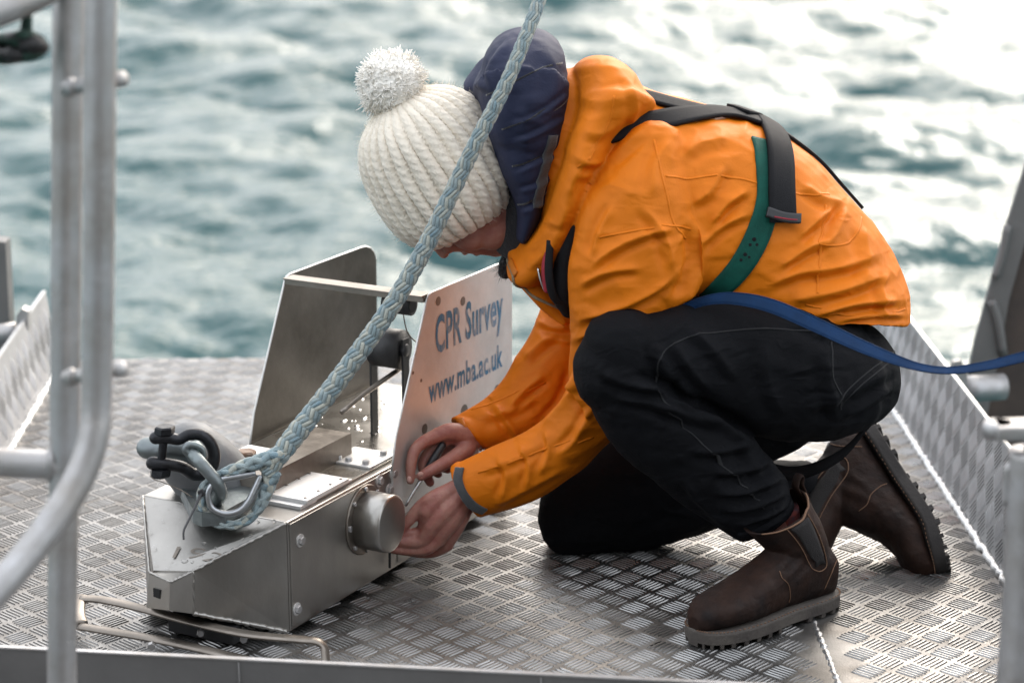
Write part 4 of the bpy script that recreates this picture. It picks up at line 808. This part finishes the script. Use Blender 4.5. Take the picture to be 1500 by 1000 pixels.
web('back_strap', [(1080, 160, 3.53), (1112, 176), (1134, 206), (1140, 250), (1142, 290), (1144, 326)], [.040, .044, .046, .044, .043, .042], off=.009, th=.003)
web('lower_strap', [(1140, 190, 3.56), (1165, 208, 3.56), (1200, 236, 3.56), (1235, 275, 3.56), (1262, 305, 3.56)], [.030, .028, .022, .016, .014], off=.004)
bk = web('buckle', [(1121, 312), (1144, 319), (1167, 322)], .015, M['plastic'], th=.006, off=.010)
web('buckle_stitch', [(1128, 318), (1144, 321), (1160, 323)], .002, M['red'], th=.001, off=.0165)
web('sewn_patch', [(1060, 164), (1072, 166), (1076, 172)], .0028, M['red'], th=.001, off=.0075)
# small printed marks on the green webbing
for (x, y), r in (((1104, 350), .0034), ((1098, 358), .0026), ((1108, 358), .0026), ((1091, 372), .0032), ((1085, 380), .0024), ((1097, 376), .0022)):
    c = on_surface(JB, (x, y)); nrm_ = np.array(JB.find_nearest(Vector(c))[1]); obj('printed_mark', disc_bolt(c + nrm_ * .0036, nrm_, r, .0012, 7), M['webbing'], har, smooth=False)

# ---- trousers
TR = [sect([(1238, 462, 1240, 618, 3.50, .110), (1205, 452, 1208, 636, 3.45, .112), (1150, 440, 1150, 642, 3.40, .10), (1050, 438, 1055, 624, 3.37, .09), (960, 452, 975, 606, 3.34, .078), (903, 474, 897, 602, 3.318, .068)], 7, 40, sq=2.15),
      sect([(856, 505, 975, 500, 3.315, .066), (853, 560, 1002, 566, 3.318, .068), (893, 643, 1078, 612, 3.325, .064), (962, 706, 1114, 658, 3.335, .058), (1028, 754, 1148, 700, 3.345, .052), (1083, 788, 1162, 738, 3.35, .046)], 7, 36, capB=0),
      sect([(1228, 475, 1228, 605, 3.60, .10), (1190, 460, 1180, 650, 3.62, .10), (1050, 520, 1060, 700, 3.64, .09), (920, 610, 960, 770, 3.65, .075), (838, 672, 868, 800, 3.65, .064)], 7, 36),
      sect([(836, 688, 838, 812, 3.65, .062), (950, 670, 945, 800, 3.66, .064), (1060, 668, 1030, 778, 3.66, .056), (1130, 676, 1115, 752, 3.66, .046), (1175, 676, 1165, 742, 3.66, .040)], 7, 32)]
tv, tf = remesh(TR, .0036, 6)
TF = [([(968, 566), (1010, 585), (1060, 610), (1110, 640)], 8.5, -0.0210), ([(930, 548), (975, 562), (1005, 572)], 7.6, -0.0120), ([(880, 545), (920, 562), (965, 568)], 7.6, 0.0105), ([(960, 500), (968, 535), (990, 560)], 8.5, 0.0090), ([(985, 500), (1010, 540), (1045, 575)], 7.6, 0.0090), ([(1010, 480), (1050, 520), (1080, 560)], 9.3, 0.0075), ([(900, 580), (950, 590), (1000, 610)], 7.6, 0.0090), ([(960, 592), (1010, 612), (1060, 625)], 6.8, 0.0090), ([(990, 560), (1005, 575), (1030, 600)], 6.0, 0.0105),
      ([(1040, 690), (1090, 690), (1130, 675)], 6.8, 0.0105), ([(1045, 720), (1095, 718), (1145, 700)], 6.8, 0.0112), ([(1055, 745), (1100, 742), (1150, 722)], 6.0, 0.0112), ([(1075, 768), (1115, 758), (1155, 738)], 5.1, 0.0090), ([(1010, 660), (1060, 660), (1100, 650)], 7.6, 0.0090), ([(1080, 640), (1110, 690), (1130, 720)], 8.5, 0.0060), ([(1000, 700), (1030, 740), (1070, 772)], 7.6, 0.0060),
      ([(1150, 450), (1200, 480), (1270, 500)], 10.2, 0.0060), ([(1180, 600), (1250, 570), (1305, 540)], 10.2, 0.0075), ([(1230, 610), (1270, 590), (1310, 560)], 6.8, 0.0090), ([(1120, 500), (1125, 560), (1150, 610)], 11.9, 0.0060), ([(1210, 520), (1215, 570), (1225, 620)], 10.2, 0.0075)]
def tpuff(v, n): return noise3(v * 14 + 5) * .005 + noise3(v * [40, 34, 40] + 2) * .0026 + (.7 - np.abs(noise3(v * [24, 20, 30] + 8)) * 2) * .0025
tv = creases(tv, tf, TF, tpuff)
trousers = obj('trousers', (tv, tf), M['denim'], PB); TB = bvh_of(trousers)
for pts in ([(962, 560), (965, 530), (985, 505), (1030, 488), (1100, 482), (1170, 484), (1240, 486)], [(964, 572), (990, 610), (1040, 660), (1090, 712), (1120, 745)], [(1230, 600), (1250, 575), (1285, 545), (1318, 520)], [(1224, 594), (1245, 568), (1280, 538), (1314, 512)], [(1218, 500), (1220, 550), (1232, 600)]):
    obj('seam', strap(TB, pts, .0024, .0005, .0004, 3, 10), M['thread'], trousers)
hemp = [(1083, 784), (1105, 780), (1130, 766), (1150, 750), (1160, 736)]
obj('hem', strap(TB, hemp, .012, .002, .0006, 4, 8), M['denim'], trousers)
obj('leg_strap', strap(TB, [(1302, 600, 3.50), (1278, 614, 3.50), (1240, 640, 3.50)], .02, .003, .002), M['webbing'], har)
q = pt([(1292, 600, 3.50), (1272, 622, 3.50), (1240, 660, 3.50), (1200, 684, 3.50), (1160, 694, 3.52), (1120, 688, 3.54)])
qs = spline(q, 8); wv_ = np.array([.3, .1, .95]); wv_ /= np.linalg.norm(wv_)
topq = np.array([[c + wv_ * k for k in (-.0125, 0, .0125)] for c in qs]); obj('leg_strap', slab(topq, topq + [0, .003, 0]), M['webbing'], har)

# ---- boots, modelled once in boot coordinates (x heel to toe, y outward, z up) and posed
def boot(O, ex, ey, ez, bend=0.0, lean=0.0, dark=False, mirror=1, scale=.93, tilt=0.0, zs=1.0):
    ex, ey, ez = (np.asarray(k, float) / np.linalg.norm(k) for k in (ex, ey, ez)); ey = ey * mirror
    def X(v):
        v = np.array(v, float).reshape(-1, 3).copy()
        k = np.clip((v[:, 2] - .085) / .1, 0, 1.2); x0 = v[:, 0].copy(); v[:, 2] *= zs; v[:, 2] -= tilt * (x0 - .03) * k; v[:, 0] += lean * k * .1 + (lean * .06 * k * k)
        if bend:
            xb = .215; s = np.clip((v[:, 0] - xb) / .05, 0, 1); s = s * s * (3 - 2 * s); a = bend * s; dx_, dz_ = v[:, 0] - xb, v[:, 2] - .01
            v[:, 0] = xb + dx_ * np.cos(a) - dz_ * np.sin(a); v[:, 2] = .01 + dx_ * np.sin(a) + dz_ * np.cos(a)
        v *= scale; return O + v[:, :1] * ex + v[:, 1:2] * ey + v[:, 2:] * ez
    def XG(g): return X(g[0]), ([tuple(q[::-1]) for q in g[1]] if mirror < 0 else g[1])
    pr_ = [(.003, .020, .080), (.014, .031, .106), (.05, .0365, .130), (.09, .037, .138), (.125, .0375, .132), (.155, .041, .116), (.19, .0455, .096), (.225, .0475, .083), (.255, .0455, .077), (.280, .039, .071), (.298, .028, .061), (.308, .014, .048)]
    R = []; a = np.arange(28) / 28 * 2 * pi
    for x, w_, t_ in pr_:
        cz, hz_ = (t_ + .022) / 2, (t_ - .022) / 2; ca, sa = np.cos(a), np.sin(a); R.append(np.stack([np.full(28, x), .004 * sin(x * 10) + w_ * np.sign(ca) * np.abs(ca) ** .92, cz + hz_ * np.sign(sa) * np.abs(sa) ** .85], 1))
    foot_ = rings(np.array(R))
    def oval(z, cx, lx_, ly_, f_=0): return np.stack([cx + lx_ * np.cos(a), ly_ * np.sin(a), np.full(28, z) + f_ * (np.cos(a) < 0) * (-np.cos(a)) ** 2], 1)
    out_ = [oval(.045, .058, .054, .036), oval(.09, .066, .055, .0385), oval(.125, .068, .057, .042), oval(.16, .069, .060, .046), oval(.186, .069, .062, .048, .014)]
    in_ = [oval(.186, .069, .0575, .0435, .014), oval(.16, .069, .0555, .0415), oval(.11, .066, .050, .035)]
    shaft = rings(np.array(out_ + in_))
    uv_, uf_ = remesh([(foot_[0], foot_[1]), shaft], .0022, 5)
    n = normals(uv_, uf_)
    ank = np.exp(-((uv_[:, 0] - .115) / .035) ** 2 - ((uv_[:, 2] - .105) / .03) ** 2)
    uv_ = uv_ + n * (noise3(uv_ * 40 + 3) * .003 + noise3(uv_ * 90) * .0012 + ank * np.sin(uv_[:, 2] * 260 + uv_[:, 0] * 120) * .0016 + (1 - np.abs(noise3(uv_ * [60, 25, 60])) * 4).clip(0) * np.exp(-((uv_[:, 0] - .205) / .03) ** 2) * .0014)[:, None]
    BT = BVHTree.FromPolygons([Vector(q_) for q_ in uv_], [tuple(q_) for q_ in uf_])
    up_ = obj('boot', XG((uv_, uf_)), M['leather'], PB)
    def near(p, off): h, n_, _, _ = BT.find_nearest(Vector(p)); return np.array(h) + np.array(n_) * off
    # elastic side panels with their stitching, vamp and heel seams
    for sd in (1, -1):
        top_, bot_ = [], []
        for u_ in np.linspace(0, 1, 12):
            z_ = .180 - u_ * .090; hw = .024 * (1 - u_ * .35) * (1 if u_ < .9 else .75); row = [near((.066 + hw * k - .004 * u_, sd * .06, z_), .0016) for k in np.linspace(-1, 1, 9)]; top_.append(row); bot_.append([near(q_, -.002) for q_ in row])
        g_ = slab(np.array(top_), np.array(bot_)); obj('elastic_panel', XG(g_), M['elastic'], up_)
        loop_ = [(.096, .184), (.092, .140), (.084, .100), (.072, .083), (.058, .081), (.044, .092), (.038, .130), (.036, .186)]
        obj('stitching', XG(tube([near((x_, sd * .06, z_), .0008) for x_, z_ in loop_], .0009, 6, 6)), M['stitch'], up_)
        obj('stitching', XG(tube([near((x_, sd * .06, z_), .0006) for x_, z_ in ((.150, .118), (.152, .095), (.140, .075), (.130, .050), (.128, .030))], .0008, 6, 6)), M['stitch'], up_)
        obj('stitching', XG(tube([near((x_, sd * .06, z_), .0006) for x_, z_ in ((.004, .10), (.022, .085), (.036, .065), (.046, .030))], .0008, 6, 6)), M['stitch'], up_)
        obj('rim', XG(tube([near((.069 + .062 * cos(t_), sd * .047 * abs(sin(t_)) + sd * .01, .196 if cos(t_) < -.3 else .186), .0004) for t_ in np.linspace(.35, pi - .1, 12)], .0016, 6, 4)), M['stitch'], up_)
    # pull tab
    obj('pull_tab', XG(tube([(.009, 0, .172), (.003, 0, .200), (.001, 0, .216), (.007, 0, .220), (.013, 0, .208), (.014, 0, .174)], [.009] * 6, 10, 6, flat=.25, ref=(1, 0, 0))), M['leather'], up_)
    # sole: midsole, welt, lugs
    ol = []
    for x, w_, t_ in [(-.004, .012, 0), (.002, .024, 0), (.016, .035, 0), (.05, .040, 0), (.09, .0395, 0), (.125, .040, 0), (.155, .0445, 0), (.19, .050, 0), (.225, .052, 0), (.26, .049, 0), (.285, .041, 0), (.302, .028, 0), (.309, .012, 0)]: ol.append((x, w_))
    cs = spline(np.array(ol), 4); outl = [(x, .004 * sin(x * 10) + w_) for x, w_ in cs] + [(x, .004 * sin(x * 10) - w_) for x, w_ in cs[::-1]]
    cx_ = .15
    def lay(z, k): return np.array([[cx_ + (x - cx_) * (1 + (k - 1) * .35), y * k, z] for x, y in outl])
    ms = M['soledark'] if dark else M['sole']
    sole_ = obj('sole', XG(rings(np.array([lay(.007, .95), lay(.009, 1.0), lay(.024, 1.0), lay(.0265, .985), lay(.028, .94)]))), ms, up_, smooth=False)
    lugs = []
    k_ = 0
    arc_ = np.array(outl); n_l = len(arc_)
    for i in range(0, n_l, 3):
        x, y = arc_[i]; x2, y2 = arc_[(i + 1) % n_l]
        if .095 < x < .130: continue
        inn = np.array([(x - cx_) * .92 + cx_, y * .55]); inn2 = np.array([(x2 - cx_) * .92 + cx_, y2 * .55])
        hh_ = .0105 if not (.12 < x < .15) else .007
        p4 = [(x, y), (x2, y2), tuple(inn2), tuple(inn)]
        lugs.append((np.array([[a_, b_, .012] for a_, b_ in p4] + [[a_ * .995 + .0007, b_ * .97, .012 - hh_] for a_, b_ in p4]), [(0, 1, 2, 3), (7, 6, 5, 4), (0, 4, 5, 1), (1, 5, 6, 2), (2, 6, 7, 3), (3, 7, 4, 0)]))
    for x in np.arange(.15, .30, .028): lugs.append(box((x, 0, .0065), (.008, 0, 0), (0, .02, 0), (0, 0, .0058)))
    for x in np.arange(.015, .09, .028): lugs.append(box((x, 0, .0065), (.008, 0, 0), (0, .016, 0), (0, 0, .0058)))
    obj('lug', XG(merge(*lugs)), ms, sole_, smooth=False, kind='stuff')
    st = [box((x, y * .972, .0287), (.0018, 0, 0), (0, .0007, 0), (0, 0, .0005)) for x, y in spline(np.array(outl), 2)[::2]]
    obj('welt_stitching', XG(merge(*st)), M['stitch'], sole_, smooth=False, kind='stuff')
    return up_
toe, heel = G(1000, 950), G(1216, 884)
exn = toe - heel; exn[2] = 0; exn /= np.linalg.norm(exn); O1 = heel - exn * .0; boot(O1, exn, np.cross([0, 0, 1.], exn), (0, 0, 1), lean=.38, tilt=.30, zs=1.08)
toe2 = P(1402, 830, 3.54); heel2 = P(1284, 638, 3.73); exf = toe2 - heel2; Lf = np.linalg.norm(exf); exf /= Lf
ezf = np.array([-.16, -.03, -.055]); ezf -= exf * (ezf @ exf); ezf /= np.linalg.norm(ezf); eyf = np.cross(ezf, exf)
print('far boot length', Lf, 'near', np.linalg.norm(toe - heel))
boot(toe2 - exf * .300 - ezf * .006, exf, eyf, ezf, bend=.18, lean=.42, dark=True, scale=.98, zs=1.06)
obj('sock', tube(pt([(1142, 745, 3.36), (1146, 770, 3.365), (1150, 800, 3.37)]), [.030, .030, .030], 16, 5), mat('patterned_sock', (.30, .05, .03), .9, 0, .5, 300, col2=(.05, .05, .07), vscale=70), PB)

# ---- knitted bobble hat
hat = thing('beanie', P(640, 230, 3.565), None, None); hat.parent = PB
Cr, Br = P(574, 146, 3.565), P(683, 326, 3.565); ax = Br - Cr; Cr = Cr + np.array([.008, 0, 0]); HLn = np.linalg.norm(ax); ax /= HLn; e1 = np.cross(ax, [0, 1., 0]); e1 /= np.linalg.norm(e1); e2 = np.cross(ax, e1); mp_ = mpp(Cr)
prof = spline(np.array([(-.04, 6), (-.02, 24), (.03, 54), (.12, 86), (.26, 107), (.44, 117), (.62, 120), (.80, 115), (.93, 100), (1.0, 84)]), 30)
arcl = np.concatenate([[0], np.cumsum(np.hypot(np.diff(prof[:, 0] * HLn / mp_), np.diff(prof[:, 1])))]) * mp_
NS = 250; sA = np.linspace(0, arcl[-1], NS); tA = np.interp(sA, arcl, prof[:, 0]); rA = np.interp(sA, arcl, prof[:, 1]) * mp_ * .905
tA = np.concatenate([tA, [1.006, 1.0, .98, .95]]); rA = np.concatenate([rA, rA[-1] * np.array([.96, .92, .89, .88])]); sA = np.concatenate([sA, sA[-1] + np.array([.002, .004, .006, .008])])
NR, SP = 31, 16; NA = NR * SP; th_ = np.arange(NA) / NA * 2 * pi; rib = (np.arange(NA) % SP) / SP - .5 + .5 / SP; ribi = np.arange(NA) // SP
S_, R_ = np.meshgrid(sA, rib, indexing='ij'); RI = np.broadcast_to(ribi, S_.shape)
cord = np.sqrt(np.clip(1 - (2 * R_) ** 2, 0, 1))                                   # rounded cord between two gaps
ph = (RI * 0.37 % 1)
tw = np.sin(2 * pi * (S_ / .0150 + ph + R_ * 1.2))                         # chevron of the knit stitches
bars = np.clip(np.sin(2 * pi * (S_ / .0105 + ph + .2)), 0, 1) * np.exp(-((np.abs(R_) - .5) / .10) ** 2)
amp = np.interp(tA, [0, .1, .3, 1.0], [.35, .7, .95, 1.0])[:, None] * .0150
wob = 1 + .018 * noise3(np.stack([np.broadcast_to(np.cos(th_) * 2, S_.shape), np.broadcast_to(np.sin(th_) * 2, S_.shape), S_ * 12], -1).reshape(-1, 3)).reshape(S_.shape) * 2
rad_ = rA[:, None] * wob + amp * (cord - .72 + (.035 * tw) * cord + .20 * bars)
thj = th_[None] + .012 * np.sin(S_ * 60 + RI * 1.7)
hp_ = Cr + ax * (tA * HLn)[:, None, None] + rad_[..., None] * (np.cos(thj)[..., None] * e1 + .98 * np.sin(thj)[..., None] * e2)
m_, n_ = S_.shape; ix = np.arange(m_ * n_).reshape(m_, n_); fq = np.stack([ix[:-1], np.roll(ix, -1, 1)[:-1], np.roll(ix, -1, 1)[1:], ix[1:]], -1).reshape(-1, 4)
knit = obj('knit_cap', (hp_.reshape(-1, 3), fq), M['wool'], hat)
# pompom
pc = P(572, 124, 3.562); N_ = 2600; fv, ff = [], []
dirs = RNG.normal(0, 1, (N_, 3)); dirs /= np.linalg.norm(dirs, axis=1)[:, None]
for d in dirs:
    Lr = .0535 * (1 + .05 * RNG.normal() + .26 * float(noise3(np.array([d * 3.2 + 5]))[0])) ; r0 = Lr * RNG.uniform(.78, .90); j = RNG.normal(0, .42, 3); a = pc + d * r0; d2 = d + j * 2.6; d2 /= np.linalg.norm(d2); b = pc + d * (r0 + (Lr - r0) * .55) + j * .004; c = b + d2 * (Lr - r0) * .45
    s1 = np.cross(d, [.3, .5, .8]); s1 /= np.linalg.norm(s1); s2 = np.cross(d, s1); w0, w1 = .0008, .0010; o_ = len(fv)
    for p_, w_ in ((a, w0), (b, w1), (c, w1 * .8)): fv += [p_ + s1 * w_, p_ - s1 * w_ * .5 + s2 * w_ * .87, p_ - s1 * w_ * .5 - s2 * w_ * .87]
    for q_ in (0, 3): ff += [(o_ + q_ + i, o_ + q_ + (i + 1) % 3, o_ + q_ + 3 + (i + 1) % 3, o_ + q_ + 3 + i) for i in range(3)]
    ff.append((o_ + 6, o_ + 7, o_ + 8))
bv_, bf_ = ball(pc, .0475, 220, 150); d_ = bv_ - pc; d_ /= np.linalg.norm(d_, axis=1)[:, None]
q_ = bv_ + .004 * np.stack([noise3(bv_ * 260), noise3(bv_ * 260 + 40), noise3(bv_ * 260 + 80)], 1)
bv_ = bv_ + d_ * (noise3(bv_ * 55) * .006 + (.45 - np.abs(noise3(q_ * 150 + 7)) * 1.6) * .0065 + (.4 - np.abs(noise3(q_ * 300 + 3))) * .003)[:, None]
pom = obj('pompom', (bv_, bf_), M['pom'], hat)
obj('yarn_tips', (np.array(fv), ff), M['pom'], pom, kind='stuff')
# stray wool fibres over the knit
fv, ff = [], []; flat_ = hp_.reshape(-1, 3); cen = Cr + ax * HLn * .55
for i in RNG.integers(n_ * 20, n_ * (NS - 2), 5200):
    p0 = flat_[i]; d = p0 - cen; d -= ax * (d @ ax) * .5; d /= np.linalg.norm(d); q0 = p0 - d * .001
    l1 = RNG.normal(0, 1, 3); p1 = q0 + d * RNG.uniform(.002, .005) + l1 * .002; p2 = p1 + d * RNG.uniform(-.001, .003) + RNG.normal(0, 1, 3) * .003
    s_ = np.cross(d, l1); s_ *= .00016 / (np.linalg.norm(s_) + 1e-9); o_ = len(fv); fv += [q0 - s_, q0 + s_, p1 + s_, p1 - s_, p2]; ff += [(o_, o_ + 1, o_ + 2, o_ + 3), (o_ + 3, o_ + 2, o_ + 4)]
obj('wool_fibres', (np.array(fv), ff), M['wool'], hat, kind='stuff')

# ---- tool in the far hand, safety line from the harness
sc_ = thing('screwdriver', P(620, 700, 3.59), 'thin screwdriver with a black handle held in the far hand above the drive cover', 'screwdriver')
obj('handle', tube(pt([(648, 652, 3.575), (634, 674, 3.563), (623, 692, 3.555)]), [.0062, .0068, .0055], 12, 4, rounded=True), M['plastic'], sc_)
obj('shaft', tube(pt([(623, 692, 3.555), (609, 715, 3.542), (594, 741, 3.530)]), [.0036, .0030, .0024], 10, 4), M['tip'], sc_)
ln = thing('safety_line', P(1180, 460, 3.30), 'flat blue webbing safety line running from the hip out past the right edge', 'safety line')
lp2 = [(1000, 452, 3.345, .016, .2), (1035, 440, 3.31, .020, .25), (1075, 437, 3.29, .026, .35), (1130, 448, 3.27, .030, .45), (1200, 478, 3.25, .032, .6), (1260, 506, 3.22, .030, .75), (1310, 526, 3.19, .024, .85), (1350, 538, 3.17, .020, 1.1), (1390, 542, 3.15, .020, 1.25), (1440, 536, 3.12, .023, 1.2), (1500, 522, 3.09, .025, 1.1), (1580, 500, 3.05, .026, 1.0), (1700, 466, 2.985, .026, 1.0), (1726, 458, 2.98, .026, 1.0)]
Q5 = spline(np.array([list(P(a_, b_, c_)) + [w_ * .66, t_] for a_, b_, c_, w_, t_ in lp2]), 12); Tq = np.gradient(Q5[:, :3], axis=0); Tq /= np.linalg.norm(Tq, axis=1)[:, None]; tp_, bt_ = [], []
for i in range(len(Q5)):
    upv = np.cross(Tq[i], [0, -1., 0]); upv = upv if upv[2] > 0 else -upv; upv /= np.linalg.norm(upv); sdv = np.cross(Tq[i], upv); sdv = sdv if sdv[1] > 0 else -sdv
    a_ = Q5[i, 4]; wd_ = (upv * cos(a_ * .9) + sdv * sin(a_ * .9)); nr_ = np.cross(Tq[i], wd_); nr_ = nr_ if nr_[1] < 0 else -nr_
    tp_.append([Q5[i, :3] + wd_ * Q5[i, 3] * k for k in np.linspace(-.5, .5, 5)]); bt_.append([Q5[i, :3] + wd_ * Q5[i, 3] * k - nr_ * .002 for k in np.linspace(-.5, .5, 5)])
obj('webbing', slab(np.array(tp_), np.array(bt_)), M['blueweb'], ln)
obj('edge_stitching', merge(*[tube([q_[k] for q_ in tp_[::3]], .0008, 6, 2) for k in (0, -1)]), M['blueweb'], ln)
for o in bpy.data.objects:
    if o.type == 'MESH' and not o.data.materials: print('no material', o.name)
